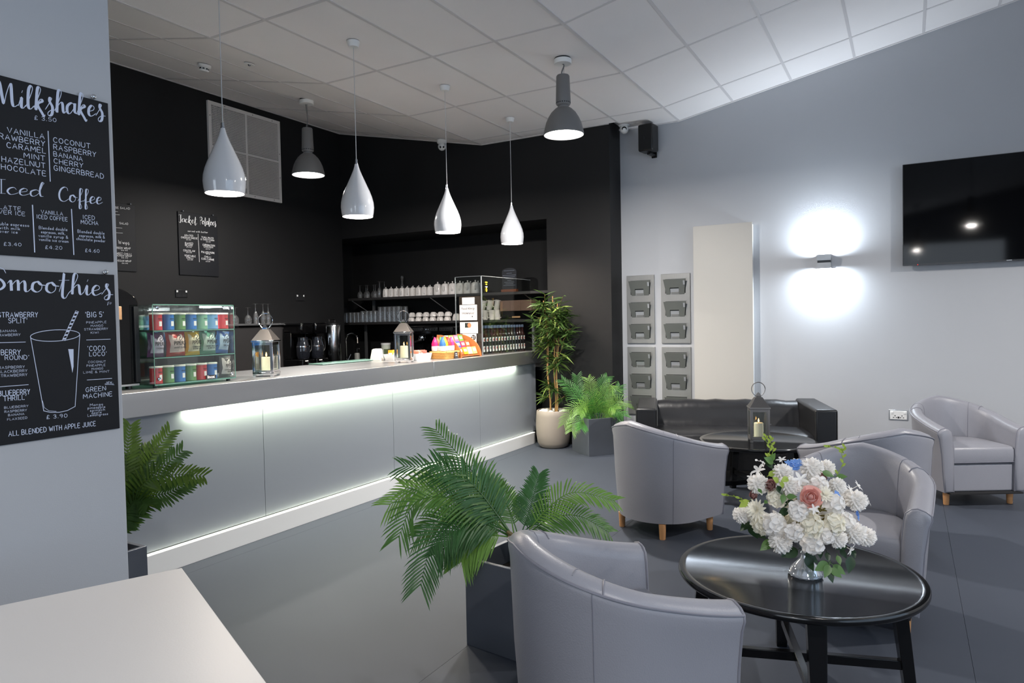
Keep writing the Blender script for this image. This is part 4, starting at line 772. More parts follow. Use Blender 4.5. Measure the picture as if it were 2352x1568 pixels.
# wooden rack of tea cards
t = thing('card_rack', 'curved golden wooden rack with tiers of colourful packets', 'rack', (-4.10, 6.05, CT), 0)
side = [(-.14, 0), (.165, 0)] + [(.165-.30*(1-cos(a)), .235*sin(a)) for a in [k*PI/2/10 for k in range(1, 11)]] + [(-.14, .235)]
MM = Matrix(((1, 0, 0, 0), (0, 0, 1, 0), (0, 1, 0, 0), (0, 0, 0, 1)))
for y in (-.19, .182): MB().prism(side, y, y+.012, MM).obj('curved_side', m_pine, t, bevel=.002)
for k in range(3):
    x = .115-.085*k; z = .02+.062*k
    MB().box(x-.035, x+.035, -.18, .182, z-.01, z).obj('rack_shelf', m_pine, t)
MB().box(-.14, -.13, -.18, .182, .0, .225).obj('rack_back', m_pine, t)
pal = [(214, 96, 62), (238, 190, 60), (66, 82, 170), (240, 220, 120), (226, 110, 140), (240, 150, 40), (120, 190, 190), (190, 60, 90), (228, 90, 110), (110, 170, 70), (250, 210, 160), (130, 180, 80)]
for r_ in range(3):
    for c_ in range(4):
        k = r_*4+c_; col = pal[(k*5+r_) % 12]
        x = .120-.085*r_; z = CT+.0255+.062*r_
        q = thing('tea_packet', '%s packet in the %s tier of wooden card rack, coloured box' % (ORD[c_].capitalize(), ['lowest', 'middle', 'top'][r_]), 'packet', (-4.10+x, 6.05-.135+.088*c_, z), 0, 'packets in the wooden card rack')
        MB().box(-.012, .012, -.036, .036, 0, .078, T(ry=-.35)).obj('box', mat('card_%d_%d_%d' % col, col, .5), q, bevel=.002)
        MB().box(.0122, .0128, -.026, .026, .03, .06, T(ry=-.35)).obj('printed_label', mat('card_%d_%d_%d' % tuple(255-(255-v)//3 for v in col), tuple(255-(255-v)//3 for v in col), .5), q, smooth=0)

# ------------------------------------------------------------------ glass screen with notices, age poster
SY = 6.323; SX = -3.972
scr = thing('glass_screen', 'tall clear glass screen around the far end of the counter', 'screen', (SX, SY, CT))
MB().box(-.008, 0, 0, YB-SY-.002, .001, .853).obj('front_pane', m_glass, scr, smooth=0)
MB().box(-.34, -.008, 0, .008, .15, .853).obj('side_pane', m_glass, scr, smooth=0)
MB().box(-.009, .001, -.001, .009, .001, .855).obj('corner_profile', mat('acrylic_edge', (120, 126, 130), .2), scr, smooth=0)
MB().box(-.344, -.338, -.001, .009, .15, .856).obj('pane_edge', mat('acrylic_edge', (168, 172, 176)), scr, smooth=0)
MB().box(-.344, .003, -.001, .009, .853, .857).box(-.009, .001, .009, YB-SY-.004, .853, .857).obj('top_edge', mat('acrylic_edge', (168, 172, 176)), scr, smooth=0)
m_brown = mat('dark_brown_board', (58, 44, 38), .6)
t = tag(MB().box(SX-.30, SX-.012, SY+.012, SY+.03, CT+.001, CT+.64).obj('notice_backboard', m_brown, smooth=0), 'dark brown upright board behind the notices on glass screen', 'board')
def notice(x0, x1, z0, z1, label, lines, name='notice'):
    t = thing(name, label, 'notice', ((x0+x1)/2, SY-.001, (z0+z1)/2), 0)
    w, h = (x1-x0)/2, (z1-z0)/2
    MB().box(-w, w, -.003, 0, -h, h).obj('paper_sheet', m_paper, t, smooth=0)
    for tx, sz, zz, xx, b in lines: printed(tx, sz, m_blk, t, plane_M((xx, -.0036, zz), (1, 0, 0), (0, 0, 1)), bold=b)
    return t
notice(-4.222, -4.063, 1.661, 1.735, 'small blank white card, topmost notice on the glass screen', [])
n2 = notice(-4.257, -4.034, 1.488, 1.655, 'white food allergy or intolerance notice on the glass screen', [('Food Allergy', .033, .043, 0, .0006), ('or', .014, .018, 0, 0), ('Intolerance?', .033, -.006, 0, .0006)])
for z in (-.042, -.05, -.062): MB().box(-.085, .03 if z > -.06 else -.06, -.0036, -.0032, z-.0012, z+.0012).obj('text_line', mat('print_grey', (150, 150, 150), .8), n2, smooth=0)
MB().box(.045, .058, -.0036, -.0032, -.05, -.037).obj('icon', m_blk, n2, smooth=0)
n3 = notice(-4.256, -4.027, 1.346, 1.469, 'white notice with dark and orange picture, below the allergy notice', [])
MB().box(-.05, 0.02, -.0037, -.0032, .0, .053).obj('picture_dark', mat('print_dark_green', (40, 48, 44), .6), n3, smooth=0)
MB().lathe([(0, 0), (.025, 0), (.025, .0012), (0, .0012)], 20, T((.008, -.0036, .026), rx=PI/2)).obj('picture_round', mat('print_orange', (206, 128, 90), .6), n3, smooth=0)
po = thing('age_poster', 'red and white age check poster standing on the counter', 'poster', (-4.10, SY-.06, CT), .05)
MB().box(-.085, .085, -.003, .003, 0, .235).obj('poster_sheet', m_paper, po, smooth=0)
m_pr = mat('poster_red', (206, 78, 74), .6)
MB().lathe([(0, 0), (.055, 0), (.055, .001), (0, .001)], 28, T((-.015, -.0032, .15), rx=PI/2, sc=(1.2, 1, 1))).obj('red_bubble', m_pr, po, smooth=0)
MB().lathe([(0, 0), (.05, 0), (.05, .001), (0, .001)], 28, T((.01, -.0032, .105), rx=PI/2, sc=(1.3, 1, 1))).obj('red_bubble', m_pr, po, smooth=0)
MB().lathe([(0, 0), (.028, 0), (.028, .001), (0, .001)], 24, T((.052, -.0042, .195), rx=PI/2)).obj('black_disc', m_blk, po, smooth=0)
printed('21', .042, m_inkw, po, plane_M((.052, -.0058, .195), (1, 0, 0), (0, 0, 1)), bold=.001)
printed('18', .05, m_inkw, po, plane_M((.035, -.0058, .105), (1, 0, 0), (0, 0, 1)), bold=.001)
for z in (.05, .035, .02): MB().box(-.06, .06, -.0036, -.0032, z, z+.003).obj('text_line', mat('print_grey', (150, 150, 150)), po, smooth=0)
st = thing('warning_sticker', 'yellow sticker on the front pane of the glass screen', 'sticker', (SX+.0005, SY+.10, 1.86))
m_yel = mat('print_yellow', (236, 206, 40), .6)
for z, w in ((.03, .045), (.008, .03)): MB().box(0, .0008, -w/2, w/2, z, z+.012).obj('printed_bar', m_yel, st, smooth=0)
MB().box(0, .0008, -.02, .02, -.018, -.008).obj('printed_bar', m_paper, st, smooth=0)
MB().tube([(.0005, .011*cos(a), -.045+.02*sin(a)) for a in [k*2*PI/16 for k in range(16)]], .0035, 4, closed=True).obj('printed_ring', m_yel, st)

# ------------------------------------------------------------------ syrup bottles at the far end
m_lab = mat('label_black', (24, 24, 28), .5)
bcol = [(160, 40, 44), (196, 60, 40), (60, 60, 60), (180, 40, 60), (196, 40, 60), (220, 170, 60), (170, 30, 50), (150, 40, 60), (60, 120, 90), (150, 100, 60), (190, 170, 120), (120, 130, 160), (170, 60, 60), (190, 80, 60), (180, 40, 40)]
def syrup(x, y, col, label, group):
    t = thing('syrup_bottle', label, 'bottle', (x, y, CT), 0, group)
    MB().lathe([(0, 0), (.029, 0), (.030, .01), (.030, .195), (.024, .218), (.013, .24), (.012, .285), (.0135, .288), (.0135, .295), (0, .295)], 16).obj('bottle_body', mat('syrup_%d_%d_%d' % tuple(v//5+14 for v in col), tuple(v//5+14 for v in col), .08, coat=.5), t, smooth=50)
    MB().lathe([(0, .29), (.0155, .29), (.0155, .318), (0, .32)], 12).obj('cap', mat('cap_steel_blue', (88, 100, 126), .3), t)
    def patch(z0, z1, m, nm, half=1.1, r=.0305):
        vs = []; n = 6
        for i in range(n+1):
            a = -half+2*half*i/n; vs += [(r*cos(a), r*sin(a), z0), (r*cos(a), r*sin(a), z1)]
        MB().add(vs, [(2*i, 2*i+2, 2*i+3, 2*i+1) for i in range(n)]).obj(nm, m, t, smooth=60)
    patch(.02, .195, m_lab, 'black_label', 1.5)
    patch(.145, .188, m_paper, 'upper_label', .62, .031); patch(.034, .095, m_paper, 'lower_label', .62, .031)
    patch(.15, .175, mat('syr_%d_%d_%d' % col, col, .5), 'flavour_patch', .3, .0313); patch(.06, .085, mat('syr_%d_%d_%d' % col, col), 'flavour_patch', .25, .0313)
    return t
for k in range(15):
    syrup(-4.02, 6.392+k*.0650, bcol[k], 'syrup bottle with white labels behind the glass screen, %s in the front row' % ORD[k], 'syrup bottles in the front row')
for k in range(13):
    syrup(-4.10, 6.42+k*.0650, bcol[(k*4+3) % 15], 'syrup bottle in the back row behind the screen, %s from the left' % ORD[k], 'syrup bottles in the back row')
# ------------------------------------------------------------------ wall vent on the left wall
v = thing('wall_vent', 'large white square grille vent high on the black wall', 'vent', (-7.0, 5.81, 3.555), 0)
w, h = .525, .517
m_vent = mat('vent_white', (226, 221, 217), .5)
fr = MB(); fr.box(0, .03, -w, -w+.04, -h, h).box(0, .03, w-.04, w, -h, h).box(0, .03, -w+.04, w-.04, h-.04, h).box(0, .03, -w+.04, w-.04, -h, -h+.04)
fr.obj('vent_frame', m_vent, v, smooth=0)
MB().box(.003, .03, -.014, .014, -h+.04, h-.04).obj('mullion', m_vent, v, smooth=0)
MB().box(.003, .029, -w+.04, -.014, -.012, .012).obj('mullion', m_vent, v, smooth=0)
MB().box(.003, .029, .014, w-.04, -.012, .012).obj('mullion', m_vent, v, smooth=0)
MB().box(.0005, .002, -w+.03, w-.03, -h+.03, h-.03).obj('vent_backing', mat('vent_dark', (44, 40, 38), .8), v, smooth=0)
for y0, y1 in ((-w+.04, -.014), (.014, w-.04)):
    for z0, z1 in ((-h+.04, -.012), (.012, h-.04)):
        g = MB(); ny, nz = 24, 24
        for i in range(1, ny): y = y0+(y1-y0)*i/ny; g.box(.006, .022, y-.0024, y+.0024, z0, z1)
        for j in range(1, nz): z = z0+(z1-z0)*j/nz; g.box(.004, .022, y0, y1, z-.0034, z+.0034)
        tag(g.obj('grille_bars', m_vent, v, smooth=0), kind='stuff')
for y in (-.3, .1, .4):
    for z in (-h+.02, h-.02): MB().lathe([(0, 0), (.006, 0), (0, .003)], 8, T((.03, y, z), ry=PI/2)).obj('screw', m_dkmetal, v)
for y, z in ((-w+.02, .35), (w-.02, .1), (w-.02, -.2)): MB().lathe([(0, 0), (.006, 0), (0, .003)], 8, T((.03, y, z), ry=PI/2)).obj('screw', m_dkmetal, v)

# ------------------------------------------------------------------ menu boards
def menu_board(name_label, X, y0, y1, z0, z1, rows, ink, screws, capw=.13, th=.012):
    t = thing('menu_board', name_label, 'menu board', (X, y0, z0), 0)
    MB().box(.0005, th, 0, y1-y0, 0, z1-z0).obj('board_panel', m_board, t, smooth=0, bevel=.0015)
    for (y, z) in screws:
        MB().lathe([(0, 0), (.0045, 0), (.0045, th+.004), (.009, th+.005), (.0095, th+.010), (.006, th+.014), (0, th+.015)], 14, T((0, y-y0, z-z0), ry=PI/2)).obj('fixing_screw', m_chrome, t)
    text_rows(rows, t, ink, lambda a, b: Vector((th+.0006, a-y0, b-z0)), capw)
    return t
menu_board('upper black chalkboard on the grey pillar listing milkshakes and iced coffee', -2.64, 1.098, 1.558, 1.731, 2.330, MILK, m_ink, [(1.50, 2.338), (1.16, 2.338)], .125, .009)
menu_board('lower black chalkboard on the grey pillar listing smoothies with a drawn glass', -2.64, 1.098, 1.558, 1.094, 1.682, SMOOTH, m_ink, [(1.52, 1.690), (1.14, 1.690)], .125, .009)
menu_board('black jacket potatoes menu board on the black wall', -7.0, 4.868, 5.372, 2.053, 2.752, JACKET, m_inkw, [(4.93, 2.76), (5.31, 2.76)], .15, .0145)
menu_board('black salad and wraps menu board partly hidden by the pillar', -7.0, 3.875, 4.378, 2.060, 2.748, SALAD, m_inkw, [(4.33, 2.757), (3.93, 2.757)], .15, .0145)

def wall_socket(X, y, z, label, plate, rock):
    t = thing('double_socket', label, 'socket', (X, y, z), 0)
    MB().box(.0005, .010, -.073, .073, -.043, .043).obj('socket_plate', plate, t, bevel=.004)
    for s in (-1, 1):
        MB().box(.010, .015, s*.055-.010, s*.055+.010, .012, .034).obj('rocker_switch', rock, t, bevel=.002)
        for dy, dz, a, b in ((0, -.006, .0035, .006), (-.012, -.024, .006, .0035), (.012, -.024, .006, .0035)):
            MB().box(.0098, .0104, s*.030+dy-a, s*.030+dy+a, dz-b, dz+b).obj('pin_slot', m_blk, t, smooth=0)
    return t
m_blkplate = mat('socket_black_nickel', (40, 40, 42), .3, .4)
wall_socket(-7.0, 4.885, 1.845, 'black double socket on black wall above the glass cabinet', m_blkplate, m_white)
wall_socket(-7.0, 6.62, 1.833, 'black double socket on black wall near the steel urn', m_blkplate, m_white)

# ------------------------------------------------------------------ back worktop, wall shelf
bw = thing('back_worktop', 'dark back worktop along the walls behind the bar', 'worktop', (0, 0, 0))
MB().box(-6.998, -6.32, 2.0, YB-.003, .86, .90).obj('worktop_slab', m_dkmetal, bw, bevel=.003)
MB().box(-6.998, -3.745, YB+.12, 8.248, .86, .90).obj('worktop_slab', m_dkmetal, bw, bevel=.003)
for k in range(6):
    MB().box(-6.98, -6.37, 2.05+k*.88, 2.05+k*.88+.87, .0, .858).obj('base_cabinet', m_blackp, bw, smooth=0)
for k in range(4):
    MB().box(-6.95+k*.8, -6.16+k*.8, YB+.17, 8.2, 0, .858).obj('base_cabinet', m_blackp, bw, smooth=0)
ws_ = thing('wall_shelf', 'steel shelf on the left black wall carrying wine glasses', 'shelf', (-7.0, 5.4, 1.475), 0)
MB().box(0.001, .35, -1.45, 1.50, 0, .022).obj('shelf_board', m_steel, ws_, bevel=.002)
for y in (-1.2, 0.0, 1.2): MB().prism([(.001, 0), (.28, 0), (.28, -.02), (.02, -.16), (.001, -.16)], y-.003, y+.003, Matrix(((1, 0, 0, 0), (0, 0, 1, 0), (0, 1, 0, 0), (0, 0, 0, 1)))).obj('bracket', m_steel, ws_)
c = thing('under_shelf_cabinet', 'matt black cupboard under the wall shelf behind the counter', 'cupboard', (-6.83, 5.74, .901))
MB().box(-.165, .14, -.46, .45, 0, .555).obj('carcass', mat('matt_black_wood', (50, 48, 48), .6), c, bevel=.003)
for a in (-.455, 0): MB().box(.14, .158, a, a+.448, .005, .55).obj('door', mat('matt_black_wood', (50, 48, 48)), c, bevel=.002)

def stem_glass(kind):
    # upside-down stemmed glass: rim at z=0, foot on top
    t = thing('wine_glass', '', 'glass')
    if kind == 'wine': P = [(.033, 0), (.040, .03), (.041, .055), (.030, .085), (.008, .105)]; hs = .19
    elif kind == 'flute': P = [(.024, 0), (.030, .05), (.029, .09), (.016, .135), (.005, .15)]; hs = .235
    else: P = [(.036, 0), (.044, .035), (.042, .07), (.028, .10), (.007, .118)]; hs = .21
    MB().lathe(P+[(r-.0016, z) for r, z in reversed(P)], 18, closed=True).obj('bowl', m_tumbler, t, smooth=60)
    z0 = P[-1][1]
    MB().lathe([(.0045, z0-.004), (.0038, z0+.02), (.0038, hs-.012), (.006, hs-.006), (.034, hs-.002), (.0345, hs), (0, hs)], 16).obj('stem_and_foot', m_tumbler, t, smooth=50)
    return t
def series(proto_fn, spots, labeler, group, rz=None, rzs=None):
    base = None
    for k, p in enumerate(spots):
        if base is None:
            base = proto_fn(); o = base; o.location = p; o['label'] = labeler(k); o['group'] = group
            if rzs: o.rotation_euler.z = rzs[0]
        else:
            o = dup(base, p, rzs[k] if rzs else None, labeler(k), group)
    return base
ZS = 1.4975
series(lambda: stem_glass('wine'), [(-6.72-.1*(k % 2), 4.38+.097*k, ZS) for k in range(13)], lambda k: 'upside-down wine glass on the left wall shelf, %s from the left' % ORD[k], 'wine glasses on the left wall shelf')
series(lambda: stem_glass('flute'), [(-6.72, 5.655, ZS), (-6.80, 5.72, ZS), (-6.72, 5.765, ZS), (-6.72, 5.84, ZS)], lambda k: 'tall upside-down flute glass at right end of left wall shelf, %s in line' % ORD[k], 'flutes on the left wall shelf')

# ------------------------------------------------------------------ coffee brewers and urn on the left back worktop
def brewer(y, label):
    t = thing('coffee_brewer', label, 'coffee machine', (-6.48, y, .901), 0, 'black coffee brewers by the wall')
    MB().box(-.16, .16, -.10, .10, 0, .15).obj('base_unit', m_blackg, t, bevel=.01)
    MB().box(-.16, -.03, -.10, .10, .15, .50).obj('rear_column', m_blackg, t, bevel=.01)
    MB().box(-.16, .15, -.10, .10, .46, .595).obj('brew_head', m_blackg, t, bevel=.02)
    MB().lathe([(.0, .155), (.07, .155), (.082, .2), (.082, .3), (.06, .38), (.062, .42), (0, .42)], 20, T((.065, 0, 0))).obj('glass_jug', mat('jug_dark_glass', (30, 32, 38), .05, coat=.8), t, smooth=50)
    MB().tube(catmull([(.065, .075, .39), (.07, .125, .38), (.07, .13, .27), (.065, .085, .22)], 4), .010, 8).obj('jug_handle', m_blackp, t)
    MB().lathe([(.083, .30), (.084, .30), (.084, .315), (.083, .315)], 20, T((.065, 0, 0))).obj('jug_band', m_chrome, t)
    MB().lathe([(0, 0), (.02, 0), (.018, .012), (0, .012)], 16, T((.16, .0, .10), ry=PI/2)).obj('control_dial', m_chrome, t)
    MB().box(.1605, .1615, -.02, .02, .052, .064).obj('yellow_label', mat('print_yellow', (236, 206, 40)), t, smooth=0)
    MB().box(.1605, .1615, -.06, -.01, .128, .14).obj('white_label', m_paper, t, smooth=0)
    return t
brewer(6.09, 'black coffee brewer beside the black cupboard')
brewer(6.32, 'black coffee brewer next to the steel water urn')
u = thing('water_urn', 'tall stainless steel water urn with black lid behind the bar', 'urn', (-6.5, 6.68, .901))
MB().lathe([(0, 0), (.10, 0), (.105, .03)], 24).obj('plinth', m_blackp, u)
MB().lathe([(.105, .03), (.108, .04), (.108, .55), (.104, .565), (0, .566)], 32).obj('steel_body', mat('polished_steel', (196, 198, 200), .16, 1.0), u, smooth=50)
MB().lathe([(0, .566), (.112, .566), (.112, .585), (.06, .60), (0, .602)], 28).obj('lid', m_blackp, u)
MB().tube(catmull([(0, -.05, .595), (0, -.045, .635), (0, .045, .635), (0, .05, .595)], 4), .009, 8).obj('lid_handle', m_blackp, u)
MB().box(.0, .03, -.135, -.105, .54, .56).obj('side_handle', m_blackp, u, bevel=.004)
MB().cyl((.105, 0, .07), (.16, 0, .07), .012).cyl((.15, 0, .075), (.15, 0, .03), .009).obj('tap_spout', m_blackp, u)
MB().box(.0, .02, .105, .125, .36, .52).obj('sight_glass', m_chrome, u)
tp = thing('mixer_tap', 'tall chrome gooseneck mixer tap right of the steel urn', 'tap', (-6.55, 6.98, .901))
MB().lathe([(0, 0), (.026, 0), (.024, .02), (.018, .05), (.014, .055)], 16).obj('tap_base', m_chrome, tp)
MB().tube([(0, 0, .05), (0, 0, .36)]+[(0.05-.05*cos(a), .06-.06*cos(a), .36+.08*sin(a)) for a in [k*PI/10 for k in range(1, 11)]]+[(.1, .12, .31)], .010, 8).obj('spout', m_chrome, tp)
MB().cyl((.0, .02, .07), (.02, .07, .16), .006).obj('lever', m_chrome, tp)
sd = thing('soap_dispenser', 'small grey pump dispenser by the sink tap', 'dispenser', (-6.5, 7.14, .901))
MB().lathe([(0, 0), (.036, 0), (.036, .16), (.03, .175), (0, .176)], 18).obj('bottle', mat('grey_frosted', (120, 120, 116), .4), sd, smooth=50)
MB().cyl((0, 0, .17), (0, 0, .235), .006).cyl((0, 0, .235), (.04, 0, .232), .006).obj('pump', m_chrome, sd)
MB().lathe([(0, 0), (.085, 0), (.095, .012), (.09, .014), (0, .006)], 24, T((0, 0, -.0005))).obj('saucer', m_chrome, sd)
tb = thing('white_tub', 'white plastic tub with green label at the back of the bar', 'tub', (-6.55, 7.80, .901))
MB().lathe([(0, 0), (.062, 0), (.066, .26), (0, .262)], 24).obj('tub_body', mat('tub_white', (210, 216, 200), .4), tb, smooth=50)
MB().lathe([(0, .26), (.070, .26), (.070, .285), (0, .287)], 24).obj('lid', m_white, tb)
vs = []
for i in range(7):
    a = -1.3+i*.3; vs += [(.0668*cos(a), .0668*sin(a), .08), (.0668*cos(a), .0668*sin(a), .2)]
MB().add(vs, [(2*i, 2*i+2, 2*i+3, 2*i+1) for i in range(6)]).obj('label', mat('tub_green', (96, 110, 70), .6), tb)

# ------------------------------------------------------------------ shelves in the recess
YS = 7.85
def shelf(z, x0, x1, label):
    t = thing('bar_shelf', label, 'shelf', (0, YS, z), 0, 'long shelves in the bar recess')
    MB().box(x0, x1, 0, .398, -.035, 0).obj('shelf_board', mat('shelf_steel', (104, 102, 102), .35, .8), t, bevel=.002)
    return t
s1 = shelf(1.850, -7.30, -3.76, 'upper long shelf in the black bar recess holding teapots')
s2 = shelf(1.490, -7.52, -4.18, 'lower long shelf in the black bar recess holding tumblers and cups')
for x in (-6.95, -5.15, -4.0): MB().box(x-.016, x+.016, .16, .19, -.36+.001, -.035).obj('shelf_upright', m_steel, s1, smooth=0)
for x in (-7.12, -5.15, -4.25): MB().box(x-.016, x+.016, .16, .19, -.589, -.035).obj('shelf_upright', m_steel, s2, smooth=0)
for x in (-7.25, -5.8, -4.3): MB().tube([(x, .03, -.035), (x+.14, .38, -.27)], .006, 5).obj('diagonal_brace', m_steel, s1)
Z1, Z2 = 1.8515, 1.4915
def teapot(s):
    t = thing('teapot', '', 'teapot'); hh = .118*s; r = .0482*s
    MB().lathe([(0, 0), (r*.98, 0), (r*1.02, .006), (r, hh*.45), (r*.92, hh*.8), (r*.80, hh*.97), (r*.74, hh), (0, hh)], 20).obj('body', m_porc, t, smooth=50)
    MB().lathe([(0, hh), (r*.7, hh), (r*.5, hh+.007*s), (.006*s, hh+.010*s), (.005*s, hh+.016*s), (.009*s, hh+.022*s), (.006*s, hh+.029*s), (0, hh+.030*s)], 14).obj('lid', m_porc, t, smooth=50)
    MB().tube(catmull([(r*.85, 0, hh*.35), (r*1.25, 0, hh*.55), (r*1.45, 0, hh*.92)], 4), [.012*s]*3+[.009*s]*3+[.006*s]*3, 8).obj('spout', m_porc, t)
    MB().tube(catmull([(-r*.85, 0, hh*.85), (-r*1.5, 0, hh*.8), (-r*1.45, 0, hh*.3), (-r*.95, 0, hh*.2)], 4), .005*s, 6).obj('handle', m_porc, t)
    return t
series(lambda: teapot(1.0), [(-6.64+.1*k, YS+.09, Z1) for k in range(9)], lambda k: 'small white teapot on upper bar shelf, %s from the left' % ORD[k], 'small teapots in the front row', rzs=[1.9+.2*(k % 3) for k in range(9)])
series(lambda: teapot(1.0), [(-6.39+.1*k, YS+.26, Z1) for k in range(6)], lambda k: 'white teapot in the back row of upper bar shelf, %s from the left' % ORD[k], 'small teapots in the back row', rzs=[1.9]*6)
series(lambda: teapot(1.24), [(-5.715+.125*k, YS+.10, Z1) for k in range(6)], lambda k: 'larger white teapot on upper bar shelf, %s of the larger ones from the left' % ORD[k], 'large teapots in the front row', rzs=[-1.2, -1.3, -1.1, -1.2, -1.15, -1.1])
series(lambda: teapot(1.24), [(-5.66+.125*k, YS+.28, Z1) for k in range(5)], lambda k: 'larger white teapot in the back row of upper bar shelf, %s from the left' % ORD[k], 'large teapots in the back row', rzs=[-1.2]*5)
series(lambda: stem_glass('wine'), [(-7.13+.074*k, YS+.08+.05*(k % 2), Z1) for k in range(5)], lambda k: 'upside-down wine glass at left end of upper bar shelf, %s from the left' % ORD[k], 'wine glasses on the upper bar shelf')
series(lambda: stem_glass('flute'), [(-6.845, YS+.20, Z1), (-6.758, YS+.08, Z1), (-6.752, YS+.19, Z1)], lambda k: 'tall upside-down flute glass left of the teapots, %s in line' % ORD[k], 'flutes on the upper bar shelf')
d = thing('glass_decanter', 'clear glass decanter standing behind the small white teapots', 'decanter', (-6.52, YS+.32, Z1))
MB().lathe([(0, 0), (.05, 0), (.054, .02), (.05, .1), (.03, .16), (.014, .2), (.014, .24), (.026, .255)], 20).obj('vessel', m_tumbler, d, smooth=50)
MB().lathe([(0, .245), (.012, .245), (.018, .27), (.026, .29), (.018, .315), (0, .32)], 12).obj('stopper', m_tumbler, d)
def tumbler(r, h, nm='tumbler', rt=1.0):
    t = thing(nm, '', 'glass')
    P = [(r, 0), (r*.99, h*.5), (r*.9*rt, h-.004), (r*.86*rt, h), (0, h)]
    MB().lathe(P+[(0, h-.008), (r*.84*rt, h-.008), (r-.003, .001)], 16).obj('glass_wall', m_tumbler, t, smooth=60)
    mb = MB()
    for k in range(8):
        a = 2*PI*k/8; mb.tube([(r*cos(a)*1.004, r*sin(a)*1.004, .01), (r*.95*cos(a)*1.004, r*.95*sin(a)*1.004, h*.7)], .0022, 4)
    tag(mb.obj('cut_flutes', m_tumbler, t), kind='stuff')
    return t
sp = [(-7.47+.078*(k//2)+.03*(k % 2), YS+.06+.12*(k % 2), Z2) for k in range(10)]
series(lambda: tumbler(.036, .15), sp, lambda k: 'short upturned tumbler at the left end of lower bar shelf, %s of ten' % ORD[k], 'short tumblers on the lower shelf')
sp = [(-7.07+.082*(k//2)+.03*(k % 2), YS+.06+.12*(k % 2), Z2) for k in range(8)]
series(lambda: tumbler(.038, .168), sp, lambda k: 'medium upturned tumbler in the middle of lower bar shelf, %s of eight' % ORD[k], 'medium tumblers on the lower shelf')
sp = [(-6.73+.086*(k//2)+.03*(k % 2), YS+.06+.12*(k % 2), Z2) for k in range(10)]
series(lambda: tumbler(.039, .222, 'tall_glass'), sp, lambda k: 'tall upturned glass on lower bar shelf beside the cups, %s of ten' % ORD[k], 'tall glasses on the lower shelf')
def cup(r=.046, h=.062):
    t = thing('coffee_cup', '', 'cup')
    MB().lathe([(r, 0), (r*.97, h*.4), (r*.75, h*.85), (r*.5, h*.98), (r*.46, h), (0, h)]+[(0, h-.006), (r*.7, h*.8), (r*.93, h*.4), (r-.004, 0)], 20).obj('cup_body', m_porc, t, smooth=50)
    MB().tube(catmull([(r*.97, 0, h*.2), (r*1.45, 0, h*.25), (r*1.4, 0, h*.65), (r*.8, 0, h*.75)], 4), .004, 6).obj('handle', m_porc, t)
    return t
sp = []; nm = []
for k in range(6):
    for j in range(2): sp.append((-6.17+.125*k+.01*j, YS+.08, Z2+.0625*j)); nm.append('%s column, %s' % (ORD[k], ['lower', 'upper']  [j]))
series(lambda: cup(.052), sp, lambda k: 'upturned white cup on lower bar shelf, %s of its stack' % nm[k], 'stacked coffee cups', rzs=[-1.2+.3*(k % 4) for k in range(12)])
series(lambda: cup(.06, .095), [(-5.40+.125*k, YS+.09, Z2) for k in range(3)], lambda k: 'large upturned white cup behind glass screen edge, %s from the left' % ORD[k], 'large cups on the lower shelf', rzs=[-1.2, -1.5, -1.0])
def mug(r=.046, h=.13):
    t = thing('latte_mug', '', 'mug')
    MB().lathe([(0, 0), (r*.8, 0), (r, h*.95), (r, h), (r-.004, h), (r*.72, .008), (0, .008)], 20).obj('mug_body', m_porc, t, smooth=50)
    MB().tube(catmull([(-r*.95, 0, h*.85), (-r*1.7, 0, h*.8), (-r*1.5, 0, h*.3), (-r*.85, 0, h*.2)], 4), .006, 6).obj('handle', m_porc, t)
    return t
mb_ = series(mug, [(-5.03, YS+.09, Z2), (-4.93, YS+.09, Z2), (-4.83, YS+.09, Z2), (-4.745, YS+.09, Z2)], lambda k: 'tall white mug standing on lower bar shelf, %s of the row' % ORD[k], 'tall mugs on the lower shelf', rzs=[1, 1.1, 1.0, PI])
for k, x in enumerate((-4.99, -4.875, -4.76)):
    o = dup(mb_, (x, YS+.09, Z2+.131), 0, 'tall white mug lying tilted on top of the mug row, %s from the left' % ORD[k], 'tilted mugs on the mug row'); o.rotation_euler = (0, .3, 0)
bx = thing('drawer_box', 'black glossy drawer box under the brown speckled box', 'box', (-4.43, YS+.17, Z2))
MB().box(-.23, .23, -.13, .13, 0, .108).obj('body', m_blackg, bx, bevel=.004)
MB().box(-.06, .06, -.137, -.13, .02, .04).obj('wooden_handle', m_wood, bx)
cr = thing('storage_box', 'brown speckled storage box under the upper bar shelf', 'box', (-4.43, YS+.17, Z2+.109))
m_cork = mat('brown_speckled', (110, 86, 74), .8, noise=.4, nscale=120)
for k in range(3): MB().box(-.235+.157*k, -.235+.157*k+.155, -.15, .14, 0, .138).obj('box_section', m_cork, cr, bevel=.003)
sg = thing('menu_easel', 'small dark arched menu sign on wooden block on upper shelf', 'sign', (-4.545, YS+.08, Z1))
MB().box(-.115, .115, -.03, .03, 0, .035).obj('wooden_block', mat('reddish_wood', (128, 74, 48), .5), sg, bevel=.003)
arch = [(-.11, .035), (.11, .035), (.11, .27)]+[(.11*cos(a), .27+.045*sin(a)) for a in [k*PI/10 for k in range(1, 10)]]+[(-.11, .27)]
MB().prism(arch, -.004, .004, Matrix(((1, 0, 0, 0), (0, 0, 1, 0), (0, 1, 0, 0), (0, 0, 0, 1)))).obj('sign_panel', mat('slate_blue_black', (30, 33, 42), .5), sg, smooth=0)
m_faint = mat('faint_chalk', (120, 126, 140), .8)
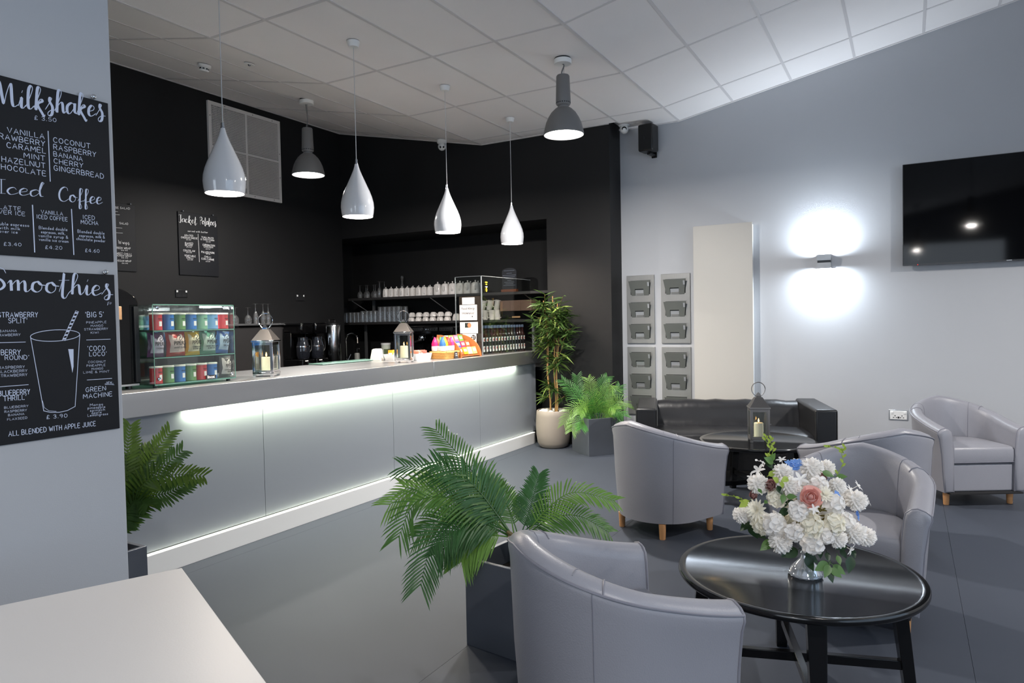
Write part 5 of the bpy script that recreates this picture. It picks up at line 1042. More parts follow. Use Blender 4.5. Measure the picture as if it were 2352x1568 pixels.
for k, (w_, z) in enumerate(((.08, .28), (.04, .245), (.10, .218), (.085, .196), (.06, .176), (.03, .15), (.075, .128), (.06, .108), (.09, .088))):
    MB().box(-w_, w_, -.0046, -.004, z-.003, z+.003).obj('text_line', m_faint, sg, smooth=0)
# espresso machine
es = thing('espresso_machine', 'black and chrome espresso machine below the lower bar shelf', 'coffee machine', (-5.63, 7.88, .901))
MB().box(-.44, .44, -.25, .25, .03, .13).obj('drip_base', m_blackg, es, bevel=.01)
MB().box(-.44, .44, -.05, .25, .13, .44).obj('rear_body', m_blackg, es, bevel=.015)
MB().box(-.42, .42, -.23, .25, .40, .52).obj('top_housing', m_blackg, es, bevel=.02)
for x in (-.25, .0, .25):
    MB().box(x-.11, x+.11, -.238, -.23, .45, .50).obj('button_panel', m_dkmetal, es, bevel=.003)
    for k in range(5): MB().lathe([(0, 0), (.008, 0), (.007, .004), (0, .004)], 10, T((x-.075+.0375*k, -.238, .476), rx=PI/2)).obj('button', m_chrome, es)
for x in (-.22, .16):
    MB().lathe([(0, 0), (.045, 0), (.05, .02), (.05, .06), (.04, .075), (0, .075)], 20, T((x, -.14, .325))).obj('group_head', m_chrome, es)
    MB().cyl((x, -.16, .325), (x+.03, -.34, .31), .014).obj('portafilter_handle', m_blackp, es)
MB().tube(catmull([(.34, -.23, .45), (.36, -.27, .36), (.36, -.27, .2)], 4), .005, 6).obj('steam_wand', m_chrome, es)
for sx in (-.38, .38):
    for sy in (-.2, .2): MB().lathe([(0, 0), (.025, 0), (.022, .03), (0, .03)], 12, T((sx, sy, 0))).obj('foot', m_chrome, es)
MB().box(-.40, .40, -.24, -.06, .13, .134).obj('drip_grid', m_steel, es)
# ------------------------------------------------------------------ tub chairs
m_leath = mat('grey_leather', (142, 142, 149), .36, noise=.03, nscale=6, bump=.10, bscale=220, rvar=.06)
m_pipe = mat('grey_leather_piping', (122, 122, 131), .4)
m_leg = mat('oak_leg', (198, 146, 98), .45, noise=.15, nscale=18, stretch=(5, 5, .5))
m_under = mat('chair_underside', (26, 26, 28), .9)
def tub_chair(label, loc, rz):
    t = thing('tub_chair', label, 'chair', loc, rz, 'grey leather tub chairs')
    a, b, yf = .335, .325, .285
    st = []
    for i in range(9): st.append(((-a, yf-(yf)*i/8), (-1, 0)))
    for i in range(1, 32):
        p = PI+PI*i/32; x, y = a*cos(p), b*sin(p)
        n = Vector((cos(p)/a, sin(p)/b)).normalized(); st.append(((x, y), (n.x, n.y)))
    for i in range(9): st.append(((a, yf*i/8), (1, 0)))
    L = [0]
    for i in range(1, len(st)): L.append(L[-1]+math.dist(st[i][0], st[i-1][0]))
    half = L[-1]/2
    def sect(i):
        (x, y), (nx, ny) = st[i]; q = 1-abs(L[i]-half)/half
        e = q*q*(3-2*q); h = .588+.185*(.45*e+.55*q); th = .092-.012*e
        fl = .016*(1-e)     # arms curl outwards a little at the front
        pr = [(.034, .108), (.022, .22), (.010, .40), (.001-fl*.5, h-.07), (-.004-fl, h-.035), (-.002-fl, h-.014), (.012-fl*.6, h+.002), (.036, h+.012), (.060, h+.006), (th-.01, h-.012), (th-.002, h-.045), (th+.006, h-.13), (th+.012, .36), (th+.012, .30), (th+.012, .112)]
        return [Vector((x-nx*d, y-ny*d*(1 if abs(ny) > 0 else 1), z)) for d, z in pr]
    loops = [sect(i) for i in range(len(st))]
    MB().loft(loops).obj('shell', m_leath, t, smooth=48)
    # piping along the outer top edge, round both arm fronts, and the stitched seams
    MB().tube([Lp[5]+(Lp[5]-Lp[7]).normalized()*.002 for Lp in loops], .0042, 6).obj('piping', m_pipe, t)
    for Lp in (loops[0], loops[-1]):
        MB().tube([p+Vector((0, .001, 0)) for p in Lp[:12]]+[Lp[14]+Vector((0, .001, 0))], .0042, 6).obj('piping', m_pipe, t)
    for i in (14, 34): MB().tube([p+(p-Vector((0, 0, p.z))).normalized()*.0004 for p in loops[i][:6]], .0016, 5).obj('seam', m_pipe, t)
    for i in (16, 32): MB().tube(loops[i][6:14], .0022, 5).obj('seam', m_pipe, t)
    for i in (13, 35): MB().tube([p+Vector((0, 0, .001)) for p in loops[i][5:10]], .0034, 6).obj('seam', m_pipe, t)
    for Lp, s in ((loops[0], -1), (loops[-1], 1)):
        c = sum((p for p in Lp), Vector())/len(Lp)
        f0 = [Vector((p.x, yf+.0005, p.z)) for p in Lp]; f1 = [Vector((c.x+(p.x-c.x)*.93, yf+.010, c.z+(p.z-c.z)*.985)) for p in Lp]; f2 = [Vector((c.x+(p.x-c.x)*.6, yf+.016, c.z+(p.z-c.z)*.94)) for p in Lp]
        MB().loft([f0, f1, f2]).obj('arm_front', m_leath, t, smooth=60)
    MB().box(-.236, .236, -.05, .268, .110, .318).obj('front_rail', m_leath, t, bevel=.012, seg=3)
    # loose seat cushion, D shaped
    out = [(-.232, .282), (.232, .282)]+[(.232, .0)]+[(.232*cos(p), .225*sin(p)) for p in [-PI*k/14 for k in range(1, 14)]]+[(-.232, .0)]
    def ring(k, z, bul=0):
        R_ = []
        for x, y in out: R_.append(Vector((x*k, (y-.03)*k+.03, z)))
        return R_
    Ls = [ring(.90, .320), ring(.975, .326), ring(1, .345), ring(1.004, .385), ring(1, .425), ring(.97, .446), ring(.90, .455), ring(.6, .464), ring(.2, .467)]
    MB().loft(Ls).obj('seat_cushion', m_leath, t, smooth=45, bevel=.008)
    MB().tube([p+Vector((0, 0, 0)) for p in ring(1.0, .335)], .0035, 6, closed=True).obj('cushion_piping', m_pipe, t)
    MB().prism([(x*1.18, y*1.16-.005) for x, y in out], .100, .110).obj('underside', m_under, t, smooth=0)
    for x, y in ((-.245, .215), (.245, .215), (-.19, -.20), (.19, -.20)):
        MB().lathe([(0, 0), (.0185, 0), (.020, .004), (.0245, .104), (0, .104)], 18, T((x, y, 0))).obj('leg', m_leg, t)
    return t
def deg(a): return math.radians(a-90)       # facing direction -> rotation of +Y
c0 = tub_chair('grey leather tub chair in the foreground, seen from behind', (-.885, 2.165, 0), deg(48))
dup(c0, (-1.51, 4.73, 0), deg(65), 'grey leather tub chair with its back turned, between palm planter and sofa')
dup(c0, (-.235, 3.88, 0), deg(-95), 'grey leather tub chair behind the flower arrangement, facing the near round table')
dup(c0, (-.20, 5.02, 0), deg(125), 'grey leather tub chair turned to the far round table, right of the lantern')
dup(c0, (.36, 6.55, 0), deg(-60), 'grey leather tub chair against the grey wall below the television')

# ------------------------------------------------------------------ round coffee tables
m_tab = mat('black_lacquer_wood', (14, 14, 15), .14, rvar=.02, nscale=3, spec=.45)
def coffee_table(loc, rz, label):
    t = thing('coffee_table', label, 'table', loc, rz, 'round black coffee tables')
    R_ = .45
    MB().lathe([(0, .452), (R_-.03, .452), (R_-.006, .460), (R_, .468), (R_, .478), (R_-.004, .484), (R_-.016, .4845), (R_-.030, .4835), (R_-.034, .480), (0, .480)], 72).obj('tabletop', m_tab, t, smooth=50)
    for k in range(4):
        M = T(rz=k*PI/2); w = .024
        MB().add([(.325, -.032, .4515), (.375, -.032, .4515), (.375, .032, .4515), (.325, .032, .4515), (.385, -.022, 0), (.425, -.022, 0), (.425, .022, 0), (.385, .022, 0)], [(0, 1, 2, 3), (4, 7, 6, 5), (0, 4, 5, 1), (1, 5, 6, 2), (2, 6, 7, 3), (3, 7, 4, 0)], M).obj('leg', m_tab, t, smooth=0, bevel=.003)
        MB().box(.03, .352, -.012, .012, .405, .4515, M).obj('top_rail', m_tab, t, smooth=0)
    for k in range(2): MB().box(-.375, .375, -.014, .014, .13+.0005*k, .165+.0005*k, T(rz=k*PI/2)).obj('stretcher', m_tab, t, bevel=.002)
    return t
T1 = (-.376, 2.867, 0); T2 = (-1.05, 5.78, 0)
coffee_table(T1, math.radians(17), 'round black coffee table carrying the white flower arrangement')
coffee_table(T2, math.radians(40), 'round black coffee table with a candle lantern, before the sofa')
lantern((-1.03, 5.735, .4805), .33, .148, .272, 'steel candle lantern standing on the far round table', mat('lantern_steel', (140, 138, 136), .3, .8), knob=True)

# ------------------------------------------------------------------ black sofa
m_sofa = mat('black_leather', (22, 22, 25), .40, bump=.35, bscale=9, stretch=(1.6, .5, .35), rvar=.08, nscale=5)
m_sofaflat = mat('black_leather_flat', (20, 20, 22), .38, bump=.05, bscale=160)
sf = thing('sofa', 'black leather two seat sofa with square arms along the grey wall', 'sofa', (-1.475, 6.72, 0), math.radians(17.7))
HL, AW = .86, .19
for s in (-1, 1):
    x0, x1 = (-HL, -HL+AW) if s < 0 else (HL-AW, HL)
    MB().box(x0, x1, -.45, .44, .10, .655).obj('arm', m_sofaflat, sf, bevel=.022, seg=4)
    MB().tube([(x0+.01, -.452, .13), (x0+.01, -.452, .64), (x1-.01, -.452, .64), (x1-.01, -.452, .13)], .003, 5).obj('arm_seam', m_blk, sf)
xi = HL-AW-.002
n = 14; Ls = []
sec = [(.44, .12), (.44, .52), (.435, .60), (.41, .635), (.37, .648), (.32, .642), (.275, .615), (.25, .57), (.24, .50), (.225, .44), (.20, .41), (.20, .12)]
for i in range(n+1):
    x = -xi+2*xi*i/n
    k = 1-.02*abs(2*i/n-1)**6
    Ls.append([Vector((x, y, z*k+.006*sin(i*2.3)*(1 if z > .4 else 0))) for y, z in sec])
MB().loft(Ls).obj('backrest', m_sofa, sf, smooth=60)
sc_ = []
sec = [(-.44, .30), (-.446, .36), (-.44, .405), (-.41, .425), (-.2, .432), (.1, .425), (.215, .40), (.215, .30)]
for i in range(n+1):
    x = -xi+2*xi*i/n
    sc_.append([Vector((x, y, z-.012*abs(2*i/n-1)**8*(1 if z > .4 else 0)+.004*sin(i*1.9)*(z > .4))) for y, z in sec])
MB().loft(sc_).obj('seat_cushion', m_sofa, sf, smooth=60)
MB().box(-xi, xi, -.43, .2, .10, .298).obj('base', m_sofaflat, sf, bevel=.01)
for x in (-HL+.06, HL-.06):
    for y in (-.40, .40): MB().box(x-.025, x+.025, y-.025, y+.025, 0, .0995).obj('leg', m_dkmetal, sf, bevel=.003)

# ------------------------------------------------------------------ white table in the near corner
wt = thing('white_table', 'plain white table top in the near left corner', 'table', (-1.912, 1.306, 0), 0)
e1 = Vector((-.4690, -.8832)); e2 = Vector((.9118, -.4107))
ang = math.atan2(e2.y, e2.x)
wt.rotation_euler.z = ang
# local x along e2, local y away from e1
m_wt = mat('white_laminate', (214, 211, 208), .38, bump=.02, bscale=200)
e1l = (cos(-ang)*e1.x-sin(-ang)*e1.y, sin(-ang)*e1.x+cos(-ang)*e1.y)
sg_ = -1 if e1l[1] < 0 else 1
y0, y1 = sorted((0, sg_*1.45))
MB().box(0, 1.5, y0, y1, .722, .75).obj('tabletop', m_wt, wt, bevel=.003, seg=3)
for x in (.06, 1.44):
    for y in (y0+.06, y1-.06): MB().box(x-.025, x+.025, y-.025, y+.025, 0, .7215).obj('leg', m_steel, wt, smooth=0)
MB().box(.03, 1.47, y0+.03, y1-.03, .66, .7215).obj('apron', m_wt, wt, smooth=0)

# ------------------------------------------------------------------ grey wall: leaflet racks, panel, sconce, TV, socket, speaker
m_rack = mat('rack_steel', (152, 152, 150), .36, .55, noise=.05, nscale=3, stretch=(50, 50, 1), rvar=.06)
m_pock = mat('rack_pocket_grey', (108, 111, 107), .42, .3)
m_flap = mat('rack_silver_tab', (190, 192, 196), .3, .6)
def leaflet_rack(x, z, label):
    t = thing('leaflet_rack', label, 'rack', (x, YG, z), 0, 'steel leaflet racks on the grey wall')
    w, h = .167, .395
    MB().box(-w, w, -.022, -.001, -h, h).obj('back_plate', m_rack, t, bevel=.003)
    for k in range(3):
        zc = .252-.252*k
        M = T((0, -.024, zc-.092), rx=.26)
        # front plate with a finger notch, tilted forward at the top
        P = [(-.103, 0), (-.058, 0), (-.058, .078), (.045, .078), (.045, 0), (.103, 0), (.128, .175), (-.128, .175)]
        q = MB().prism(P, -.0015, .0015, M @ T(rx=PI/2)).obj('pocket', m_pock, t, bevel=.001)
        MB().box(-.055, .043, .0035, .006, .0, .066, M).obj('lining_plate', m_flap, q, smooth=0)
        MB().box(-.045, .040, -.004, .002, .005, .028, M).obj('leaflet_stop', m_rack, q, smooth=0)
        MB().box(.098, .118, -.004, -.0016, .110, .158, M).obj('side_clip', m_flap, q, smooth=0)
        MB().box(-.125, .125, -.026, -.0225, zc+.083, zc+.092).obj('slot_lip', m_rack, t, smooth=0)
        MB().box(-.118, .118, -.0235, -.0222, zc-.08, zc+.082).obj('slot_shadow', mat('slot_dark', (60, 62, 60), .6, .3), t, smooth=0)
    return t
rk = leaflet_rack(-2.698, 1.577, 'steel leaflet rack of three pockets, upper left of four')
dup(rk, (-2.284, YG, 1.577), 0, 'steel leaflet rack of three pockets, upper right of four')
dup(rk, (-2.698, YG, .745), 0, 'steel leaflet rack, lower left of four, behind the sofa arm')
dup(rk, (-2.284, YG, .745), 0, 'steel leaflet rack, lower right of four, behind the sofa back')
tpn = thing('wall_boxing', 'tall flat cream panel boxed out from the grey wall beside the racks', 'panel', (-1.74, YG, 0))
MB().box(-.312, .315, -.115, -.1, .004, 2.47).obj('front_panel', mat('cream_panel', (188, 185, 179), .55), tpn, bevel=.002)
MB().box(-.300, .303, -.0995, -.001, .004, 2.455).obj('side_frame', m_white, tpn, smooth=0)
sc = thing('wall_sconce', 'small steel up and down wall light on the grey wall', 'wall light', (-.735, YG, 2.013))
for s in (-1, 1):
    MB().add([(-.064, -.11, s*.012), (.064, -.11, s*.012), (.064, -.012, s*.012), (-.064, -.012, s*.012), (-.070, -.118, s*.072), (.070, -.118, s*.072), (.070, -.008, s*.072), (-.070, -.008, s*.072)],
             [(0, 1, 2, 3), (0, 4, 5, 1), (1, 5, 6, 2), (2, 6, 7, 3), (3, 7, 4, 0)]).obj('half_shade', m_steel, sc, smooth=0)
    MB().box(-.05, .05, -.10, -.02, s*.050-.002, s*.050+.002).obj('diffuser', mat('sconce_led', (235, 244, 255), .4, emit=16), sc, smooth=0)
    light('sconce_light', 'AREA', (0, -.065, s*.074), 26, (.80, .90, 1), .12, .09, (PI-.42 if s > 0 else .42, 0, 0), parent=sc)
MB().box(-.060, .060, -.105, -.001, -.0115, .0115).obj('middle_band', m_dkmetal, sc, smooth=0)
MB().box(-.05, .05, -.012, -.001, -.06, .06).obj('wall_plate', m_steel, sc, smooth=0)
tv = thing('television', 'large black flat screen television on the grey wall', 'television', (.795, YG, 2.41))
MB().box(-.835, .835, -.118, -.075, -.482, .482).obj('cabinet', m_blackp, tv, bevel=.004)
MB().box(-.829, .829, -.1195, -.1182, -.470, .476).obj('screen', mat('tv_screen', (3, 3, 4), .05, spec=.2), tv, smooth=0)
MB().box(-.835, .835, -.121, -.1183, -.482, -.470).obj('lower_bezel', mat('bezel_black', (18, 18, 20), .25, .3), tv, smooth=0)
MB().box(-.3, .3, -.075, -.001, -.2, .2).obj('wall_bracket', m_dkmetal, tv, smooth=0)
MB().box(-.02, .02, -.1215, -.1211, -.478, -.474).obj('maker_mark', m_flap, tv, smooth=0)
MB().lathe([(0, 0), (.003, 0), (0, .002)], 8, T((-.71, -.121, -.477), rx=PI/2)).obj('standby_light', mat('red_led', (255, 30, 20), .4, emit=3), tv)
so = wall_socket(0, 0, 0, 'white double socket low on the grey wall left of the far tub chair', m_white, m_white)
so.location = (-.079, YG, .475); so.rotation_euler.z = -PI/2
MB().box(.0003, .006, -.083, .083, -.052, .052).obj('surround_plate', m_steel, so, bevel=.003)
MB().box(.0101, .0106, -.008, .008, -.032, -.014).obj('usb_port', m_blk, so, smooth=0)
sp_ = thing('loudspeaker', 'black loudspeaker mounted high on the grey wall by the corner', 'speaker', (-2.53, YG-.16, 3.49), math.radians(-8))
MB().box(-.088, .088, -.09, .08, -.15, .15).obj('cabinet', m_blackp, sp_, bevel=.02, seg=3)
MB().box(-.078, .078, -.0925, -.0905, -.138, .138).obj('grille', mat('speaker_cloth', (20, 20, 21), .8), sp_, bevel=.001)
MB().box(-.014, .0, -.0935, -.0926, -.02, .01).obj('maker_badge', m_dkmetal, sp_, smooth=0)
MB().box(-.02, .02, .0, .15, -.175, -.155).box(-.03, .03, .135, .152, -.19, -.06).obj('wall_bracket', m_blackp, sp_)
# ------------------------------------------------------------------ ceiling devices
def cam_dome(x, y, label, rz, double):
    t = thing('security_camera', label, 'camera', (x, y, zceil(x)), rz)
    MB().lathe([(0, -.001), (.062, -.001), (.062, -.035 if double else -.012), (.05, -.05 if double else -.02), (0, -.05 if double else -.02)], 24).obj('mount', m_white, t)
    zz = -.085 if double else -.05
    MB().lathe([(0, -.05)]+[(.05*sin(a), -.05*cos(a)) for a in [k*PI/12 for k in range(1, 12)]]+[(0, .05)], 24, T((0, -.005, zz))).obj('camera_ball', m_white, t, smooth=60)
    for dx in ((-.018, .018) if double else (0,)):
        r_ = .013 if double else .028
        MB().lathe([(0, 0), (r_, 0), (r_*.8, .004), (0, .005)], 18, T((dx, -.047, zz-.016 if double else zz-.005), rx=PI/2+.3)).obj('lens', m_blackg, t)
    return t
cam_dome(-5.12, 7.28, 'white dome camera with two lenses at the top of the black wall', math.radians(35), True)
cam_dome(-2.80, 7.58, 'white round camera on the ceiling beside the loudspeaker', math.radians(20), False)
sd_ = thing('smoke_detector', 'white smoke detector on the sloping ceiling near the wall vent', 'detector', (-5.59, 4.216, zceil(-5.59)-.002), 0)
sd_.rotation_euler = (0, aL, 0)
MB().lathe([(0, .0), (.056, 0), (.056, -.022), (.048, -.028), (.036, -.03), (.036, -.045), (.044, -.048), (.036, -.06), (0, -.062)], 24).obj('detector_body', m_white, sd_, smooth=40)
vv = MB()
for k in range(8):
    a = 2*PI*k/8; vv.cbox((0, 0, 0), (.004, .016, .010), T((.0385*cos(a), .0385*sin(a), -.0375), rz=a))
vv.obj('smoke_slots', m_blk, sd_, smooth=0)
ps = thing('ceiling_sensor', 'small flush white sensor disc in the sloping ceiling', 'sensor', (-4.94, 4.172, zceil(-4.94)-.002), 0)
ps.rotation_euler = (0, aL, 0)
MB().lathe([(0, 0), (.045, 0), (.042, -.006), (.02, -.008), (0, -.008)], 24).obj('rim_disc', m_white, ps)
MB().lathe([(0, -.0082), (.014, -.0082), (.010, -.018), (0, -.02)], 14).obj('sensor_lens', m_chrome, ps)
# ------------------------------------------------------------------ planters and palms
m_pl = mat('zinc_planter', (108, 113, 122), .36, .6, noise=.10, nscale=6, rvar=.08)
m_soil = mat('dark_soil', (30, 26, 22), .95, noise=.4, nscale=40, bump=.4, bscale=60)
def leafmat(n, c, r=.42): return mat(n, c, r, noise=.28, nscale=14, thin=.3)
m_palm = leafmat('palm_green', (76, 120, 50)); m_palm2 = leafmat('palm_green_light', (112, 154, 66)); m_palm3 = leafmat('palm_green_deep', (56, 102, 50))
m_bright = leafmat('fresh_green', (70, 132, 56)); m_fern = leafmat('fern_green', (74, 100, 34)); m_fern2 = leafmat('fern_green_dark', (52, 80, 34))
m_stem = mat('palm_stem', (112, 96, 60), .7, noise=.3, nscale=30)
def planter(name, label, loc, rz, m=m_pl):
    t = thing(name, label, 'plant', loc, rz)
    q = .20; k = .022
    mb = MB()
    mb.loft([[(-q, -q, 0), (q, -q, 0), (q, q, 0), (-q, q, 0)], [(-q, -q, .40), (q, -q, .40), (q, q, .40), (-q, q, .40)], [(-q+k, -q+k, .40), (q-k, -q+k, .40), (q-k, q-k, .40), (-q+k, q-k, .40)], [(-q+k, -q+k, .20), (q-k, -q+k, .20), (q-k, q-k, .20), (-q+k, q-k, .20)]])
    mb.obj('planter_box', m, t, smooth=0, bevel=.002)
    MB().box(-q+k+.001, q-k-.001, -q+k+.001, q-k-.001, .24, .30).obj('soil', m_soil, t, smooth=0)
    return t
def inv(t, p):
    # world point -> local of thing t
    a = -t.rotation_euler.z; d = Vector(p)-t.location
    return Vector((d.x*cos(a)-d.y*sin(a), d.x*sin(a)+d.y*cos(a), d.z))
def frond(parent, pts, m, n=30, ll=.17, lw=.011, stem=.0035, bare=.16, droop=.25, name='frond', rnd=random, taper=.55, lean=.75, nv=(0, 0, 1)):
    P = catmull([inv(parent, p) for p in pts], 10)
    Ls = [0]
    for i in range(1, len(P)): Ls.append(Ls[-1]+(P[i]-P[i-1]).length)
    tot = Ls[-1]
    def at(s):
        s = max(0, min(tot*.9999, s)); i = 0
        while Ls[i+1] < s: i += 1
        k = (s-Ls[i])/max(1e-6, Ls[i+1]-Ls[i]); return P[i].lerp(P[i+1], k), (P[i+1]-P[i]).normalized()
    mb = MB(); mb.tube(P, [stem*(1-.75*i/len(P)) for i in range(len(P))], 5)
    up0 = (inv(parent, Vector(nv)+parent.location)).normalized()
    for k in range(n):
        f = bare+(1-bare)*(k+.5)/n
        p, t = at(f*tot)
        side = t.cross(up0)
        if side.length < .2: side = t.cross(Vector((.5, -.8, .2)))
        side.normalize(); nor = side.cross(t).normalized()
        prof = math.sin(PI*min(1, .18+.82*f)**1.0)**.6 if f < .95 else .5
        prof = max(.35, min(1, (1.25-f*taper*1.2)))*(.55+.45*min(1, (f-bare)*6+.3))
        for s in (-1, 1):
            l = ll*prof*rnd.uniform(.88, 1.1)
            d = (side*s*(1-.35*f)+t*(lean+.4*f)+nor*rnd.uniform(.0, .28)).normalized()
            w = lw*rnd.uniform(.85, 1.1)
            c1 = p+d*l*.45+Vector((0, 0, -droop*l*.12)); c2 = p+d*l*.8+Vector((0, 0, -droop*l*.4)); c3 = p+d*l+Vector((0, 0, -droop*l*.7))
            wv = (d.cross(nor)).normalized()
            vs = [p-wv*w*.25, p+wv*w*.25, c1-wv*w*.5, c1+wv*w*.5+nor*.001, c2-wv*w*.36, c2+wv*w*.36, c3]
            mb.add(vs, [(0, 1, 3, 2), (2, 3, 5, 4), (4, 5, 6)])
    return mb.obj(name, m, parent, smooth=0, fix=False)
rnd = random.Random(3)
c = Vector((-1.756, 2.606, 0)); d1 = Vector((.993, -.119, 0)); d2 = Vector((.119, .993, 0))
ctr_ = c+d1*.2+d2*.2
pn = planter('potted_palm', 'green palm in a square metal planter beside the foreground chair', ctr_, math.atan2(d1.y, d1.x))
for k, F in enumerate(PALM_NEAR): frond(pn, F, [m_palm, m_palm3, m_palm2][k % 3], 30, .168 if k < 8 or k > 13 else .115, .0095, rnd=rnd, lean=.42, droop=.30, nv=(.50*(.3+.7*((k*7) % 5)/4), -.80*(.3+.7*((k*7) % 5)/4), .75))
mb = MB()
for k in range(6): mb.tube(catmull([(.02*sin(k*2.1), .02*cos(k*2.1), .28), (.03*sin(k*1.7)+.015, .02*cos(k), .40), inv(pn, PALM_NEAR[k*2][0])], 4), [.014-.0006*j for j in range(9)], 6)
mb.obj('trunk', m_stem, pn)
pf = planter('potted_palm', 'bright green palm in a square metal planter in front of black wall', (-3.005, 7.115, 0), math.atan2(-.244, .307))
for k, F in enumerate(PALM_FAR): frond(pf, F, [m_bright, m_palm2][k % 2], 26, .155, .0070, rnd=rnd, droop=.3, lean=.40, nv=(.4, -.8, .6))
mb = MB()
for k in range(4): mb.tube(catmull([(.02*sin(k*2.1), .02*cos(k*2.1), .28), (.03*sin(k*1.7), .02*cos(k), .36), inv(pf, PALM_FAR[k*3][0])], 4), .010, 6)
mb.obj('trunk', m_stem, pf)
pq = planter('potted_fern', 'dark green fern in a metal planter peeking out behind the pillar', (-3.47, 1.85, 0), 0)
for k, F in enumerate(FERN): frond(pq, F, [m_fern, m_fern2][k % 2], 30, .105, .014, .003, bare=.12, droop=.12, rnd=rnd, lean=.28, nv=(.75, -.5, .45))
MB().tube([(.0, 0, .28), inv(pq, FERN[0][0])], .02, 7).obj('trunk', m_stem, pq)

# ------------------------------------------------------------------ bamboo in a round pot
bp = thing('potted_bamboo', 'tall bamboo plant with white pebbles in round taupe pot', 'plant', (-3.60, 7.24, 0), 0)
bp.location = (-3.585, 7.215, 0)
m_pot = mat('taupe_pot', (142, 132, 124), .6, noise=.05, nscale=8, bump=.05, bscale=120)
MB().lathe([(0, 0), (.135, 0), (.160, .012), (.185, .06), (.198, .15), (.202, .25), (.196, .37), (.190, .425), (.182, .432), (.176, .425), (.180, .35), (0, .35)], 40).obj('pot', m_pot, bp, smooth=60)
MB().lathe([(0, .352), (.178, .352), (.178, .38), (0, .392)], 28).obj('soil', m_soil, bp)
m_peb = mat('white_pebble', (224, 220, 214), .6, noise=.05, nscale=20)
pm = None
for k in range(26):
    a = rnd.uniform(0, 2*PI); r_ = .155*math.sqrt(rnd.random())
    if k < 14: a = PI*.75+rnd.uniform(-1.2, 1.6); r_ = rnd.uniform(.08, .15)
    if pm is None: pm = MB().lathe([(0, -1)]+[(math.sin(q), -math.cos(q)) for q in [j*PI/6 for j in range(1, 6)]]+[(0, 1)], 9).mesh('pebble', m_peb, 60)
    o = link('pebble', pm, bp); s_ = rnd.uniform(.020, .034)
    o.location = (r_*cos(a), r_*sin(a), .395+s_*.45+rnd.uniform(0, .012)); o.scale = (s_*1.2, s_, s_*.7); o.rotation_euler = (rnd.uniform(-.3, .3), rnd.uniform(-.3, .3), rnd.uniform(0, 6))
m_cane = mat('bamboo_cane', (176, 134, 84), .5, noise=.2, nscale=20)
canes = [((-.02, -.03), (-.045, -.05, 1.62)), ((.03, .01), (.02, .02, 1.75)), ((.0, .05), (.05, .03, 1.5)), ((-.05, .03), (-.10, .02, 1.7)), ((.06, -.02), (.11, -.04, 1.66))]
CP = []
for (bx_, by_), (tx, ty, tz) in canes:
    pts = [Vector((bx_, by_, .38)).lerp(Vector((tx, ty, tz)), j/9)+Vector((.008*sin(j*1.3), .008*cos(j), 0)) for j in range(10)]
    CP.append(pts)
    mb = MB(); mb.tube(pts, [.0105-.0006*j for j in range(10)], 8)
    for j in range(1, 9): mb.tube([pts[j]-Vector((0, 0, .004)), pts[j]+Vector((0, 0, .004))], .0125-.0006*j, 8)
    mb.obj('cane', m_cane, bp)
m_bam = [leafmat('bamboo_leaf', (92, 122, 54)), leafmat('bamboo_leaf_light', (156, 180, 92)), leafmat('bamboo_leaf_dark', (64, 90, 44))]
def leaf_mesh(m, l, w, bend):
    mb = MB(); n = 6; vs = []
    for i in range(n+1):
        t = i/n; ww = w*math.sin(PI*min(1, .08+.92*t)**.75)*(1-.2*t) if i < n else .0004
        z = -bend*l*t*t
        vs += [(t*l, -ww/2, z), (t*l, 0, z-.12*ww), (t*l, ww/2, z)]
    mb.add(vs, [(3*i+k, 3*i+k+1, 3*i+k+4, 3*i+k+3) for i in range(n) for k in (0, 1)])
    return mb.mesh('leaf', m, 60, fix=False)
LM = [leaf_mesh(m_bam[i % 3], l, w, b) for i, (l, w, b) in enumerate([(.17, .026, .2), (.18, .028, .35), (.16, .025, .15), (.15, .023, .3), (.19, .028, .5), (.15, .024, .25)])]
twg = MB(); cnt = 0
tw = []
for k in range(52):
    pts = CP[k % 5]
    if k < 6: zz = rnd.uniform(.50, .85)
    else: zz = rnd.uniform(.82, 1.66)
    f = (zz-.38)/(pts[-1].z-.38)*9; i = int(max(0, min(8, f))); p = pts[i].lerp(pts[i+1], min(1, max(0, f-i)))
    a = rnd.uniform(0, 2*PI); ln = rnd.uniform(.08, .24+.07*max(0, cos(a))) if k >= 6 else rnd.uniform(.05, .12)
    # keep clear of the wall at the back
    if p.y+ln*sin(a) > .10: a = -a
    q = p+Vector((ln*cos(a), ln*sin(a), ln*rnd.uniform(.2, .9)))
    twg.tube([p, p.lerp(q, .5)+Vector((0, 0, .01)), q], .0022, 4); tw.append((p, q, a))
tag(twg.obj('twigs', m_cane, bp), kind='stuff')
xtra = MB()
def leaf_spot(p, q, a, j, m):
    pos = p.lerp(q, .25+.75*j/m); aa = a+rnd.uniform(-1.5, 1.5); el = rnd.uniform(-.5, .75)
    if pos.y+.19*sin(aa) > .16: aa = -aa
    if pos.x+.19*cos(aa) < -.30: aa = PI-aa
    return pos, (rnd.uniform(-.7, .7), -el, aa)
for (p, q, a) in tw:
    for j in range(15):
        pos, ro = leaf_spot(p, q, a, j, 14)
        if j < 6 and cnt < 290:
            o = link('leaf', LM[rnd.randrange(6)], bp); o.location = pos; o.rotation_euler = ro; cnt += 1
        else:
            me_ = LM[rnd.choice([0, 2, 2, 5])]; Mx = T(pos, ro[0], ro[1], ro[2])
            xtra.add([v.co.copy() for v in me_.vertices], [tuple(pl.vertices) for pl in me_.polygons], Mx)
tag(xtra.obj('small_leaves', m_bam[2], bp, smooth=60, fix=False), kind='stuff')

